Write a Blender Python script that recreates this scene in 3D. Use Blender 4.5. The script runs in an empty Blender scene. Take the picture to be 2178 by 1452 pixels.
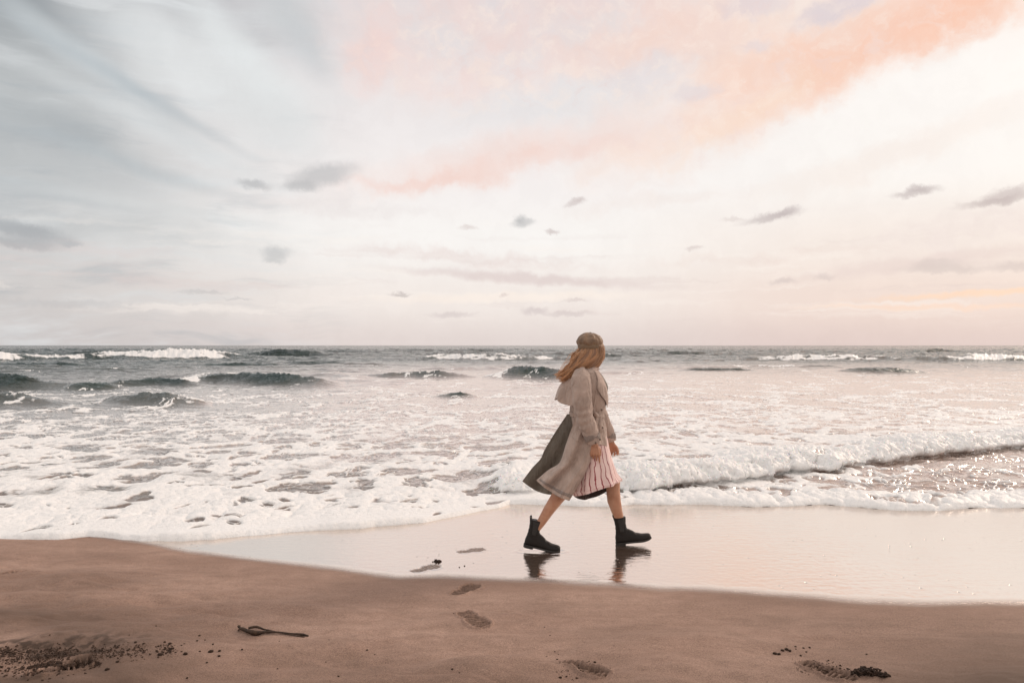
import bpy, bmesh, math, random
import numpy as np
from mathutils import Vector, Matrix
R = math.radians
sc = bpy.context.scene
COL = sc.collection
F = 1694.0          # focal length in photo pixels (28 mm lens)
CAMH = 1.55
HZ = 734.0          # horizon row in the photo

# ------------------------------------------------------------------ camera
cam = bpy.data.cameras.new('camera')
cam.sensor_width = 36.0
cam.lens = 28.0
cam.shift_y = 8.0/2178.0
cam.clip_start = 0.1
cam.clip_end = 30000.0
camo = bpy.data.objects.new('camera', cam)
camo.location = (0, 0, CAMH)
camo.rotation_euler = (R(90), 0, 0)
COL.objects.link(camo)
sc.camera = camo
sc.view_settings.view_transform = 'Standard'
sc.view_settings.look = 'None'
sc.view_settings.gamma = 1.0
sc.view_settings.exposure = 0.0

# ------------------------------------------------------------------ sun behind the bright cloud on the right
SUN_EL, SUN_AZ = 26.0, 52.0          # azimuth to the right of the view direction
sun = bpy.data.lights.new('sun', 'SUN')
sun.energy = 1.4
sun.angle = R(14)
sun.color = (1.0, 0.83, 0.68)
suno = bpy.data.objects.new('sun', sun)
sd = Vector((math.sin(R(SUN_AZ))*math.cos(R(SUN_EL)), math.cos(R(SUN_AZ))*math.cos(R(SUN_EL)), math.sin(R(SUN_EL))))
suno.rotation_euler = (-sd).to_track_quat('-Z', 'Y').to_euler()
suno.location = (8, 8, 12)
COL.objects.link(suno)

# ------------------------------------------------------------------ helpers for node trees
def lin(c):
    out = []
    for v in c[:3]:
        v = v/255.0
        out.append(v/12.92 if v <= 0.04045 else ((v+0.055)/1.055)**2.4)
    return (out[0], out[1], out[2], 1.0)

class NT:
    def __init__(s, tree):
        s.t = tree
        s.t.nodes.clear()
    def n(s, typ, ins=None, **props):
        nd = s.t.nodes.new(typ)
        for k, v in props.items():
            setattr(nd, k, v)
        if ins:
            for k, v in ins.items():
                s.put(nd.inputs[k], v)
        return nd
    def put(s, sock, v):
        if isinstance(v, bpy.types.NodeSocket):
            s.t.links.new(v, sock)
        else:
            sock.default_value = v
    def math(s, op, a, b=0.0, c=None, clamp=False):
        nd = s.t.nodes.new('ShaderNodeMath'); nd.operation = op; nd.use_clamp = clamp
        s.put(nd.inputs[0], a); s.put(nd.inputs[1], b)
        if c is not None: s.put(nd.inputs[2], c)
        return nd.outputs[0]
    def vmath(s, op, a, b=None, sc_=None):
        nd = s.t.nodes.new('ShaderNodeVectorMath'); nd.operation = op
        s.put(nd.inputs[0], a)
        if b is not None: s.put(nd.inputs[1], b)
        if sc_ is not None: s.put(nd.inputs['Scale'], sc_)
        return nd.outputs['Value'] if op in ('LENGTH', 'DOT_PRODUCT', 'DISTANCE') else nd.outputs[0]
    def mix(s, f, a, b, blend='MIX'):
        nd = s.t.nodes.new('ShaderNodeMix'); nd.data_type = 'RGBA'; nd.blend_type = blend
        s.put(nd.inputs[0], f); s.put(nd.inputs[6], a); s.put(nd.inputs[7], b)
        return nd.outputs[2]
    def rng(s, v, a, b, c=0.0, d=1.0, smooth=True):
        nd = s.t.nodes.new('ShaderNodeMapRange')
        nd.interpolation_type = 'SMOOTHSTEP' if smooth else 'LINEAR'
        s.put(nd.inputs[0], v)
        for i, x in enumerate((a, b, c, d)): s.put(nd.inputs[i+1], x)
        return nd.outputs[0]
    def ramp(s, f, stops):
        nd = s.t.nodes.new('ShaderNodeValToRGB')
        cr = nd.color_ramp; cr.interpolation = 'EASE'
        while len(cr.elements) < len(stops): cr.elements.new(0.5)
        for e, (p, c) in zip(cr.elements, stops):
            e.position = p; e.color = c
        s.put(nd.inputs[0], f)
        return nd.outputs[0]
    def noise(s, vec, scale, detail=4, rough=0.55, dist=0.0, out='Fac', dims='3D'):
        nd = s.t.nodes.new('ShaderNodeTexNoise'); nd.noise_dimensions = dims
        s.put(nd.inputs['Vector'], vec); s.put(nd.inputs['Scale'], scale)
        s.put(nd.inputs['Detail'], detail); s.put(nd.inputs['Roughness'], rough); s.put(nd.inputs['Distortion'], dist)
        return nd.outputs['Fac' if out == 'Fac' else 'Color']
    def mapping(s, vec, loc=(0, 0, 0), rot=(0, 0, 0), scale=(1, 1, 1), typ='POINT'):
        nd = s.t.nodes.new('ShaderNodeMapping'); nd.vector_type = typ
        s.put(nd.inputs['Vector'], vec)
        nd.inputs['Location'].default_value = loc
        nd.inputs['Rotation'].default_value = rot
        nd.inputs['Scale'].default_value = scale
        return nd.outputs[0]

# ------------------------------------------------------------------ world: evening sky, clouds laid out by direction
world = bpy.data.worlds.new('World')
sc.world = world
world.use_nodes = True
W = NT(world.node_tree)
out = W.n('ShaderNodeOutputWorld')
nish = W.n('ShaderNodeTexSky', sky_type='NISHITA', sun_disc=False)
nish.sun_elevation = R(SUN_EL); nish.sun_rotation = R(SUN_AZ)
nish.air_density = 1.5; nish.dust_density = 2.0
tc = W.n('ShaderNodeTexCoord').outputs['Generated']
sep = W.n('ShaderNodeSeparateXYZ', {'Vector': tc})
dx, dy, dz = sep.outputs
az = W.math('ARCTAN2', dx, dy)
el = W.math('ABSOLUTE', W.math('ARCSINE', dz))
U = W.math('MULTIPLY', az, 16.94)
V = W.math('MULTIPLY', el, 16.94)
uv = W.n('ShaderNodeCombineXYZ', {'X': U, 'Y': V, 'Z': 0.0}).outputs[0]

def sky_uv(px, py):
    a = math.atan((px-1089.0)/F)
    e = math.atan((HZ-py)/F*math.cos(a))
    return a*16.94, e*16.94

def ctr(v): return W.vmath('SUBTRACT', v, (0.5, 0.5, 0.5))
big = ctr(W.noise(uv, 0.28, 3, 0.5, out='Color'))
med = ctr(W.noise(uv, 0.9, 5, 0.6, out='Color'))
fine = ctr(W.noise(uv, 2.2, 6, 0.62, out='Color'))
uvB = W.vmath('ADD', uv, W.vmath('SCALE', big, sc_=2.6))
uvM = W.vmath('ADD', W.vmath('ADD', uv, W.vmath('SCALE', big, sc_=1.2)), W.vmath('SCALE', med, sc_=1.3))
uvM = W.vmath('ADD', uvM, W.vmath('SCALE', fine, sc_=0.35))
finer = ctr(W.noise(uv, 4.5, 6, 0.65, out='Color'))
uvF = W.vmath('ADD', W.vmath('ADD', uv, W.vmath('SCALE', fine, sc_=0.22)), W.vmath('SCALE', finer, sc_=0.22))
# base gradients for three columns of sky
VV = W.math('DIVIDE', V, 8.0, clamp=True)
def col(*st): return [(p, lin(c)) for p, c in st]
left = W.ramp(VV, col((0.0, (208, 203, 202)), (0.12, (212, 208, 207)), (0.28, (211, 212, 213)), (0.42, (198, 200, 201)), (0.62, (197, 200, 201)), (0.80, (166, 171, 174)), (1.0, (131, 137, 141))))
mid = W.ramp(VV, col((0.0, (232, 220, 216)), (0.12, (247, 238, 233)), (0.28, (253, 249, 246)), (0.42, (250, 244, 242)), (0.62, (242, 236, 235)), (0.80, (230, 226, 227)), (1.0, (214, 214, 220))))
right = W.ramp(VV, col((0.0, (230, 211, 206)), (0.12, (243, 225, 217)), (0.25, (248, 236, 229)), (0.42, (253, 248, 244)), (0.62, (254, 249, 245)), (0.80, (250, 238, 230)), (1.0, (236, 224, 222))))
Ub = W.n('ShaderNodeSeparateXYZ', {'Vector': uvB}).outputs[0]
c = W.mix(W.rng(Ub, -9.8, -2.6), left, mid)
c = W.mix(W.rng(Ub, 0.5, 7.0), c, right)

def blob(vec, px, py, rx, ry, rot=0.0, soft=0.6, inner=0.2):
    u, v = sky_uv(px, py)
    # (the colour so far enters with a negligible weight, so the layers are evaluated one after the other)
    vm = W.n('ShaderNodeVectorMath', operation='MULTIPLY_ADD')
    W.put(vm.inputs[0], c); vm.inputs[1].default_value = (1e-6, 1e-6, 1e-6); W.put(vm.inputs[2], vec)
    vec = vm.outputs[0]
    m = W.mapping(vec, (u, v, 0), (0, 0, R(rot)), (rx/100.0, ry/100.0, 1.0), 'TEXTURE')
    l = W.vmath('LENGTH', m)
    return W.rng(l, inner+soft*1.0, inner, 0.0, 1.0)
def lay(c, mask, color, op=1.0):
    if op != 1.0: mask = W.math('MULTIPLY', mask, op)
    return W.mix(mask, c, lin(color))
# long streaks of the high veil on the left
uvS = W.vmath('ADD', uv, W.vmath('SCALE', big, sc_=0.9))
stv = W.mapping(uvS, (0, 0, 0), (0, 0, R(22)), (0.16, 1.05, 1.0))
st = W.noise(stv, 1.0, 6, 0.6, 0.0)
st2 = W.noise(W.mapping(uvS, (3, 7, 0), (0, 0, R(24)), (0.30, 2.0, 1.0)), 1.0, 6, 0.6, 0.0)
leftside = W.rng(U, -2.2, -6.5)
dark = W.math('MULTIPLY', W.rng(st, 0.50, 0.68), leftside)
light = W.math('MULTIPLY', W.rng(st, 0.47, 0.32), leftside)
c = lay(c, W.math('MULTIPLY', dark, W.rng(V, 0.8, 2.6)), (166, 171, 175), 0.35)
c = lay(c, light, (232, 234, 235), 0.65)
c = lay(c, W.math('MULTIPLY', W.rng(st2, 0.5, 0.72), leftside), (224, 228, 230), 0.45)
c = lay(c, W.math('MULTIPLY', W.rng(st2, 0.48, 0.30), leftside), (168, 177, 184), 0.35)
c = lay(c, blob(uvB, 430, 170, 300, 120, -28, 0.9, 0.1), (236, 238, 238), 0.75)
c = lay(c, blob(uvB, 60, 300, 300, 75, -14, 0.9, 0.1), (168, 173, 177), 0.35)
c = lay(c, blob(uvB, 600, 40, 110, 130, -35, 0.9, 0.1), (205, 208, 209), 0.6)
c = lay(c, blob(uvB, -60, -40, 380, 200, -25, 0.9, 0.1), (134, 139, 143), 0.45)
c = lay(c, blob(uvB, 330, 480, 330, 60, -5, 0.9, 0.1), (212, 212, 212), 0.5)
for px, py, rx, ry, rot, cc_, op in [(500, 110, 270, 60, -48, (234, 237, 237), .75), (350, 285, 420, 34, -20, (224, 227, 228), .55), (190, 140, 300, 40, -30, (206, 212, 215), .7), (90, 262, 260, 34, -15, (172, 177, 180), .4), (250, 345, 330, 22, -12, (184, 191, 195), .5),
        (640, 90, 130, 60, -62, (206, 209, 211), .8), (300, 205, 330, 20, -24, (182, 190, 195), .5), (560, 250, 200, 70, -30, (222, 224, 224), .5), (60, 395, 260, 22, -8, (176, 183, 188), .6), (250, 425, 380, 18, -5, (218, 219, 219), .6)]:
    c = lay(c, blob(uvS, px, py, rx, ry, rot, 0.95, 0.05), cc_, op)
# sunlit cloud bank, pink at the left, peach and orange at the upper right
uvC = W.vmath('ADD', W.vmath('ADD', uv, W.vmath('SCALE', big, sc_=0.5)), W.vmath('ADD', W.vmath('SCALE', med, sc_=0.9), W.vmath('SCALE', fine, sc_=0.45)))
pn = W.noise(uvC, 0.75, 6, 0.58)
pf = W.noise(W.mapping(uvC, (1, 8, 0), (0, 0, R(-25)), (1.0, 1.5, 1)), 2.1, 6, 0.6)
ns = W.rng(pn, 0.30, 0.62, 0.25, 1.0)
nf = W.rng(pf, 0.30, 0.66, 0.35, 1.0)
def lit(c, px, py, rx, ry, rot, soft, inner, colr, op, k=None):
    m = blob(uvC, px, py, rx, ry, rot, soft, inner)
    if k is not None: m = W.math('MULTIPLY', m, k)
    return lay(c, m, colr, op)
for a in [(1130, 50, 470, 175, 4, .55, .60, (248, 219, 211), .62, ns), (790, 120, 105, 70, 55, .8, .3, (247, 209, 201), .5, nf), (1480, 110, 330, 150, 8, .8, .35, (250, 218, 203), .62, ns),
          (1180, 215, 290, 62, 8, .9, .25, (236, 232, 232), .9, None), (1360, 150, 120, 45, 0, .8, .3, (232, 226, 228), .6, None),
          (1600, 185, 400, 120, 27, .95, .15, (252, 216, 198), .8, ns), (1760, 165, 170, 45, 27, .9, .2, (252, 205, 178), .6, nf), (1900, 75, 330, 72, 24, .75, .35, (252, 211, 192), .75, ns), (1965, 45, 230, 42, 24, .8, .3, (249, 188, 158), .6, nf), (1760, 95, 190, 60, 20, .8, .3, (249, 196, 170), .6, nf),
          (1590, 245, 230, 42, 26, .9, .2, (253, 222, 200), .7, nf), (2090, 20, 190, 50, 22, .8, .3, (250, 190, 160), .6, nf),
          (1120, 325, 520, 62, 11, 1., .1, (248, 222, 213), .6, None), (1080, 352, 400, 30, 11, .95, .15, (248, 215, 204), .6, ns), (880, 388, 190, 19, 7, .95, .15, (247, 208, 196), .45, nf), (1420, 290, 260, 45, 20, .9, .2, (252, 226, 212), .6, nf),
          (1790, 6, 110, 30, 15, .8, .3, (222, 210, 215), .8, None), (1600, 12, 90, 26, 0, .8, .3, (226, 214, 219), .6, None), (1480, 195, 60, 22, 10, .8, .3, (228, 219, 222), .6, None), (1605, 100, 50, 20, 0, .8, .3, (228, 217, 220), .5, None),
          (1900, 330, 360, 40, 14, .9, .2, (248, 234, 226), .5, None), (2060, 480, 270, 50, 9, .9, .2, (238, 224, 221), .6, nf), (1650, 545, 330, 20, 2, .9, .2, (240, 223, 216), .6, nf), (1000, 548, 370, 24, -4, .9, .2, (238, 223, 219), .6, nf), (720, 440, 280, 22, -3, .9, .2, (236, 227, 225), .5, nf), (1400, 430, 260, 20, 4, .9, .2, (245, 232, 226), .5, nf)]:
    c = lit(c, *a)
bank = W.math('MAXIMUM', blob(uvC, 1250, 60, 620, 190, 5, .6, .5), blob(uvC, 1700, 150, 480, 110, 26, .7, .4))
c = lay(c, W.math('MULTIPLY', W.rng(pf, 0.46, 0.70), bank), (254, 236, 225), 0.5)
c = lay(c, W.math('MULTIPLY', W.rng(pf, 0.46, 0.30), bank), (240, 213, 207), 0.3)
uvL = W.vmath('ADD', uv, W.vmath('MULTIPLY', fine, (1.6, .30, 0)))
# low stratus streaks over the sea
lowv = W.mapping(uvL, (0, 0, 0), (0, 0, R(3)), (0.10, 1.3, 1.0))
lo = W.noise(lowv, 1.6, 5, 0.55)
lowband = W.math('MULTIPLY', W.rng(V, 3.0, 1.4), W.rng(V, 0.15, 0.8))
c = lay(c, W.math('MULTIPLY', W.rng(lo, 0.52, 0.66), lowband), (226, 210, 207), 0.4)
c = lay(c, W.math('MULTIPLY', W.rng(lo, 0.46, 0.34), lowband), (255, 246, 239), 0.5)
c = lay(c, blob(uvL, 1130, 592, 400, 17, -4, 0.8, 0.2), (226, 210, 208), 0.75)
c = lay(c, blob(uvL, 1080, 632, 420, 15, 1, 0.8, 0.2), (255, 243, 234), 0.8)
c = lay(c, blob(uvL, 2090, 622, 260, 10, 2, 0.8, 0.2), (255, 222, 198), 0.85)
c = lay(c, blob(uvL, 1980, 652, 300, 9, -1, 0.8, 0.2), (252, 222, 204), 0.7)
c = lay(c, blob(uvL, 1950, 560, 330, 22, 6, 0.8, 0.2), (232, 214, 210), 0.6)
# small scattered cumulus scraps, some grey and some mauve
G1, G2, G3 = (178, 178, 180), (206, 192, 190), (217, 203, 200)
for px, py, rx, ry, rot, cc, op in [
        (690, 372, 78, 26, 12, G1, .8), (640, 396, 46, 16, 0, G1, .75), (540, 391, 38, 12, -4, G1, .8), (50, 492, 90, 19, -10, (160, 163, 168), .85), (35, 518, 80, 13, -3, (170, 172, 176), .8),
        (585, 538, 36, 18, 0, (190, 191, 193), .8), (583, 555, 26, 8, 0, (190, 191, 193), .6), (1112, 476, 32, 11, 0, G1, .8), (1106, 467, 16, 10, 0, G1, .7), (1176, 492, 18, 6, 0, G2, .9), (1222, 432, 26, 9, 8, G2, .8), (1232, 424, 14, 7, 0, G2, .8),
        (1640, 463, 66, 11, 10, (196, 184, 184), .95), (1668, 452, 34, 10, 15, (196, 184, 184), .9), (1950, 410, 44, 9, 6, (194, 182, 182), .95), (1956, 402, 22, 8, 0, (194, 182, 182), .9),
        (2125, 426, 74, 10, 5, (192, 178, 178), .95), (2140, 412, 52, 13, 8, (196, 182, 182), .9),
        (1665, 598, 30, 8, 0, G3, .9), (1755, 590, 22, 8, 0, G3, .8), (2010, 573, 84, 10, -2, G3, .9), (1990, 560, 44, 11, 0, G3, .8), (2165, 566, 46, 10, 0, G3, .9),
        (850, 625, 24, 5, 0, (196, 186, 184), .9), (855, 619, 12, 4, 0, (196, 186, 184), .9), (1138, 660, 34, 11, 0, (214, 202, 202), .9), (1205, 668, 62, 7, 0, (216, 204, 203), .8), (960, 669, 58, 7, 0, (216, 205, 204), .8), (1225, 640, 30, 5, 0, (222, 208, 205), .8),
        (430, 621, 56, 5, 0, (194, 193, 194), .6), (506, 636, 30, 3, 0, (196, 194, 195), .6), (995, 485, 22, 7, 0, G3, .7), (1476, 527, 20, 6, 0, G3, .8), (1070, 630, 14, 4, 0, G3, .7),
        (120, 645, 120, 8, 0, (196, 194, 195), .5), (150, 520, 20, 6, 0, (178, 180, 184), .6), (1560, 468, 26, 5, 0, G3, .6)]:
    c = lay(c, blob(uvF, px, py, rx, ry, rot, 1.0, 0.25), cc, op*0.74)
# faint mottling so no part of the veil is flat
mo = W.noise(uvM, 1.7, 6, 0.6)
c = W.mix(W.rng(mo, 0.35, 0.65, 0.0, 0.07), c, W.mix(1.0, c, lin((214, 208, 208)), 'MULTIPLY'))
# outside the frame: unseen sky, brightened and tinted warm to light the scene
over = W.mix(W.rng(U, -12.0, 14.0), (1.08, 1.10, 1.12, 1), (1.50, 1.17, 1.00, 1))
c = W.mix(W.rng(V, 8.0, 14.0), c, over)
c = W.mix(W.rng(dy, 0.35, -0.4), c, (0.95, 0.88, 0.83, 1))
clear = W.mix(1.0, nish.outputs[0], (0.1, 0.1, 0.1, 1), 'MULTIPLY')
c = W.mix(0.05, c, clear)
bg = W.n('ShaderNodeBackground', {'Color': c, 'Strength': 1.0})
W.t.links.new(bg.outputs[0], out.inputs['Surface'])
world.cycles.sampling_method = 'MANUAL'
world.cycles.sample_map_resolution = 512

# ------------------------------------------------------------------ numpy noise
def _h(ix, iy, seed):
    h = (ix.astype(np.int64)*374761393 + iy.astype(np.int64)*668265263 + seed*1442695041) & 0xffffffff
    h = ((h ^ (h >> 13))*1274126177) & 0xffffffff
    h = ((h ^ (h >> 16))*2246822519) & 0xffffffff
    return ((h ^ (h >> 15)) & 0xffffff).astype(np.float32)/16777216.0
def perlin(x, y, seed=0):
    x0 = np.floor(x); y0 = np.floor(y)
    fx = (x-x0).astype(np.float32); fy = (y-y0).astype(np.float32)
    ux = fx*fx*fx*(fx*(fx*6-15)+10); uy = fy*fy*fy*(fy*(fy*6-15)+10)
    def g(i, j):
        a = _h(x0+i, y0+j, seed)*6.2831853
        return np.cos(a)*(fx-i) + np.sin(a)*(fy-j)
    a = g(0, 0); b = g(1, 0); c_ = g(0, 1); d = g(1, 1)
    return ((a+(b-a)*ux)*(1-uy) + (c_+(d-c_)*ux)*uy)*1.5
def fbm(x, y, o=4, seed=0, gain=0.5):
    s = 0; a = 1; t = 0
    for k in range(o):
        s = s + a*perlin(x*2**k+k*17.3, y*2**k-k*9.1, seed+k*7)
        t += a; a *= gain
    return s/t*1.4
def worley(x, y, seed=0):
    x0 = np.floor(x); y0 = np.floor(y)
    f1 = np.full(x.shape, 9., np.float32); f2 = f1.copy()
    for i in (-1, 0, 1):
        for j in (-1, 0, 1):
            cx = x0+i; cy = y0+j
            d = np.sqrt((cx+_h(cx, cy, seed)-x)**2 + (cy+_h(cx, cy, seed+5)-y)**2).astype(np.float32)
            f2 = np.minimum(f2, np.maximum(f1, d)); f1 = np.minimum(f1, d)
    return f1, f2
def lumps(x, y, seed=0):
    f1, _ = worley(x, y, seed)
    return np.sqrt(np.clip(1-f1*f1*1.3, 0, 1))
def sm(a, b, x):
    t = np.clip((x-a)/(b-a), 0, 1); return t*t*(3-2*t)

def new_mesh_obj(name, verts, faces, mat=None, parent=None, smooth=True, uv=None):
    me = bpy.data.meshes.new(name)
    verts = np.asarray(verts, np.float32)
    if isinstance(faces, np.ndarray):
        me.vertices.add(len(verts)); me.vertices.foreach_set('co', verts.ravel())
        nf, k = faces.shape
        me.loops.add(nf*k); me.loops.foreach_set('vertex_index', faces.astype(np.int32).ravel())
        me.polygons.add(nf); me.polygons.foreach_set('loop_start', np.arange(0, nf*k, k, dtype=np.int32))
        me.update(calc_edges=True)
    else:
        me.from_pydata([tuple(map(float, v)) for v in verts], [], [tuple(map(int, f)) for f in faces])
        me.update()
    me.validate()
    if smooth: me.polygons.foreach_set('use_smooth', np.ones(len(me.polygons), bool))
    if mat is not None:
        for m in (mat if isinstance(mat, (list, tuple)) else [mat]): me.materials.append(m)
    o = bpy.data.objects.new(name, me)
    COL.objects.link(o)
    if parent is not None: o.parent = parent
    return o
def grid_faces(nr, nc):
    i = np.arange(nr-1)[:, None]*nc + np.arange(nc-1)[None, :]
    i = i.ravel()
    return np.stack([i, i+1, i+nc+1, i+nc], 1)
def fattr(o, name, arr):
    a = o.data.attributes.new(name, 'FLOAT', 'POINT')
    a.data.foreach_set('value', np.asarray(arr, np.float32).ravel())

def mat_new(name):
    m = bpy.data.materials.new(name); m.use_nodes = True
    n = NT(m.node_tree)
    o = n.n('ShaderNodeOutputMaterial')
    return m, n, o
def pxX(px, Y): return (px-1089.0)/F*Y
def gY(py): return F*CAMH/(py-HZ)

def fan(n, amax):
    inner = np.linspace(-amax, amax, n)
    ext = amax + np.array([.01, .03, .07, .15, .3, .6, 1.2, 2.5, 6.0])
    return np.concatenate([-ext[::-1], inner, ext]).astype(np.float64)

# ------------------------------------------------------------------ beach
shore_px = np.array([(-400, 1150), (0, 1147), (80, 1150), (190, 1146), (300, 1152), (380, 1150), (450, 1147), (560, 1138), (700, 1127), (800, 1117), (900, 1112), (970, 1100), (1020, 1088), (1060, 1080), (1085, 1072), (1200, 1075), (1300, 1078), (1350, 1072), (1500, 1074), (1600, 1077), (1750, 1074), (1850, 1080), (1990, 1087), (2080, 1079), (2178, 1081), (2600, 1076)], float)
wet_px = np.array([(-600, 1105), (0, 1128), (150, 1138), (300, 1157), (400, 1178), (500, 1191), (600, 1202), (700, 1214), (800, 1229), (850, 1234), (950, 1232), (1050, 1237), (1200, 1245), (1300, 1252), (1400, 1259), (1500, 1260), (1600, 1268), (1700, 1277), (1850, 1288), (2000, 1292), (2178, 1290), (2600, 1300)], float)
def shoreY(a):
    px = a*F+1089.0
    return gY(np.interp(px, shore_px[:, 0], shore_px[:, 1]))
def wetY(a):
    px = a*F+1089.0
    return gY(np.interp(px, wet_px[:, 0], wet_px[:, 1]))

def print_shape(X, Y, px, py, length, ang, depth, tread=1.0, seed=1, rim=1.0):
    """height change of one boot print; ang = heading in degrees from +X towards +Y"""
    cy = gY(py); cx = pxX(px, cy)
    ca, sa = math.cos(R(ang)), math.sin(R(ang))
    l = (X-cx)*ca + (Y-cy)*sa; w = -(X-cx)*sa + (Y-cy)*ca
    l = l + 0.006*perlin(X*30, Y*30, seed); w = w + 0.006*perlin(X*30+7, Y*30, seed+3)
    h = length/2
    u = l/h
    hw = np.where(u > 0, 0.060, 0.050) - 0.010*np.exp(-((u+0.12)/0.25)**2)
    hw = hw*np.sqrt(np.clip(1-np.abs(u)**4.5, 0, 1)) + 1e-4
    d = 1-np.maximum(np.abs(w)/hw, np.abs(u))            # > 0 inside
    dist = d*0.05
    inside = sm(-0.002, 0.010, dist)*(np.abs(u) < 1.05)
    tr = 0.5+0.5*np.sign(np.sin(l*2*math.pi/0.026))*np.abs(np.sin(l*2*math.pi/0.026))**0.4
    z = -depth*inside*(0.75+0.35*perlin(X*14, Y*14, seed+9)) + inside*tr*tread*depth*0.60
    z = z + rim*depth*0.35*np.exp(-((dist+0.010)/0.010)**2)*(0.6+0.8*np.abs(perlin(X*25, Y*25, seed+4)))*(np.abs(u) < 1.5)
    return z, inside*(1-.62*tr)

PRINTS = [(990, 1254, .27, 60, .026, 1.3, 11), (1006, 1324, .31, -62, .032, 1.4, 12), (905, 1208, .25, 45, .012, 1., 13),
          (1003, 1170, .24, 30, .009, 1., 14), (18, 1226, .27, 34, .020, 1., 15), (128, 1440, .30, 30, .045, 1.3, 16),
          (1240, 1440, .29, -40, .048, 1.1, 17), (1756, 1436, .28, -48, .042, 1.2, 18)]
def sand_height(X, Y, a):
    dry = sm(0.05, 1.6, wetY(a)-Y)
    z = 0.030*dry
    z = z + dry*(0.058*fbm(X*0.7+3, Y*1.3, 3, 31) + 0.020*fbm(X*2.2, Y*4.5, 3, 32))
    z = z + dry*0.010*sm(0, 1, 0.5+1.4*perlin(X*0.55+1.7, Y*1.7+X*0.35, 33))
    z = z + dry*0.0030*fbm(X*9, Y*14, 3, 34) + 0.0005*fbm(X*20, Y*20, 2, 35)
    pxx = a*F+1089
    for pts, st_h, w_ in [([(-600, 1240), (0, 1272), (200, 1290), (420, 1324), (700, 1347), (900, 1392), (1120, 1424), (1500, 1470), (3000, 1600)], .016, .07), ([(-600, 1190), (0, 1210), (250, 1262), (480, 1292), (760, 1300), (1100, 1310), (1500, 1345), (1800, 1352), (3000, 1400)], .008, .12), ([(-600, 1330), (0, 1335), (300, 1352), (560, 1395), (800, 1440), (1200, 1500), (3000, 1600)], .012, .08)]:
        q = np.array(pts, float)
        yl = gY(np.interp(pxx, q[:, 0], q[:, 1])) + .05*fbm(X*2.2, X*0+st_h*99, 3, 36)
        dd_ = yl-Y
        z = z + 1.7*st_h*sm(-w_*.35, w_*.35, dd_)*np.exp(-np.clip(dd_, 0, None)/.5)*(Y > 2.4)*(.5+.7*sm(-.4, .4, fbm(X*.9+st_h*50, Y*0, 2, 37)))
    near = (Y > 2.5) & (Y < 7)
    pr = np.zeros_like(z); ins = np.zeros_like(z)
    for (px, py, L, ang, dep, trd, sd_) in PRINTS:
        dz_, i_ = print_shape(X[near], Y[near], px, py, L, ang, dep, trd, sd_)
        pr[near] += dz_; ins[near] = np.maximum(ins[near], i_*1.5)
    z = z + pr
    # shallow dimples and a swept hollow
    for px, py, rx, ry, dep in [(462, 1317, .11, .05, .020), (1020, 1418, .22, .045, .016), (1620, 1400, .12, .07, .014), (300, 1262, .3, .08, .010), (1730, 1360, .10, .03, .010), (815, 1415, .05, .02, .008)]:
        cy = gY(py); cx = pxX(px, cy)
        q = ((X-cx)/rx)**2 + ((Y-cy)/ry)**2
        z = z - dep*np.exp(-q) + dep*0.5*np.exp(-((X-cx)/rx)**2-((Y-cy+ry*1.4)/(ry*.8))**2)
    # water pressed out around the rear boot
    cy = 6.0; cx = pxX(1152, cy)
    q = np.sqrt(((X-cx)/.165)**2 + ((Y-cy)/.075)**2)
    z = z - 0.006*np.exp(-q**4) + 0.004*np.exp(-((q-1.12)/.12)**2)
    # shelving down under the sea
    off = Y-shoreY(a)
    z = z - np.clip(off-0.25, 0, None)*0.035*(off > 0)
    z = np.maximum(z, -6.0)
    return z, ins
aB = fan(1500, 0.80)
ys = [-60, -30, -15, -8, -4, -2, -0.5, 0.7, 1.5, 2.0, 2.4, 2.7, 2.95]
y = 3.1
while y < 6.5: ys.append(y); y += 0.0011*y+0.0012
while y < 9: ys.append(y); y += 0.03
while y < 9000: ys.append(y); y *= 1.12
ys = np.array(ys)
wY = np.where(ys > 3, ys, 3+(3-ys)*2.0)
A, YY = np.meshgrid(aB, ys)
XX = A*wY[:, None]
ZZ, INS = sand_height(XX, YY, np.where(YY > 3, A, XX/np.maximum(YY, 3)))
wetd = YY-wetY(XX/np.maximum(YY, 3)) + 0.02*fbm(XX*3, YY*6, 3, 41)
wet = sm(-0.09, 0.20, wetd)*(1-0.6*np.clip(INS, 0, 1)*(YY < 6.3))

m_sand, n, o_ = mat_new('beach_sand_mat')
co = n.n('ShaderNodeTexCoord').outputs['Object']
wetn = n.n('ShaderNodeAttribute', attribute_name='wet').outputs['Fac']
prn = n.n('ShaderNodeAttribute', attribute_name='print').outputs['Fac']
large = n.noise(n.mapping(co, scale=(0.7, 1.6, 1)), 1.0, 4, 0.55)
mid_ = n.noise(n.mapping(co, scale=(1, 1.7, 1)), 7.0, 5, 0.6)
gr = n.noise(co, 190.0, 3, 0.8)
gr2 = n.noise(co, 62.0, 4, 0.85)
base = n.mix(n.rng(large, 0.35, 0.68), (0.345, 0.226, 0.174, 1), (0.460, 0.312, 0.246, 1))
base = n.mix(n.rng(mid_, 0.35, 0.7, 0, 0.5), base, (0.275, 0.182, 0.137, 1))
base = n.mix(n.rng(gr, 0.30, 0.70, 0.0, 0.75), n.mix(1.0, base, (0.62, 0.60, 0.60, 1), 'MULTIPLY'), n.mix(1.0, base, (1.5, 1.48, 1.46, 1), 'MULTIPLY'))
base = n.mix(n.rng(gr2, 0.52, 0.75, 0.0, 0.55), base, (0.13, 0.085, 0.062, 1))
base = n.mix(n.rng(gr2, 0.45, 0.25, 0.0, 0.5), base, (0.62, 0.46, 0.36, 1))
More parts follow.
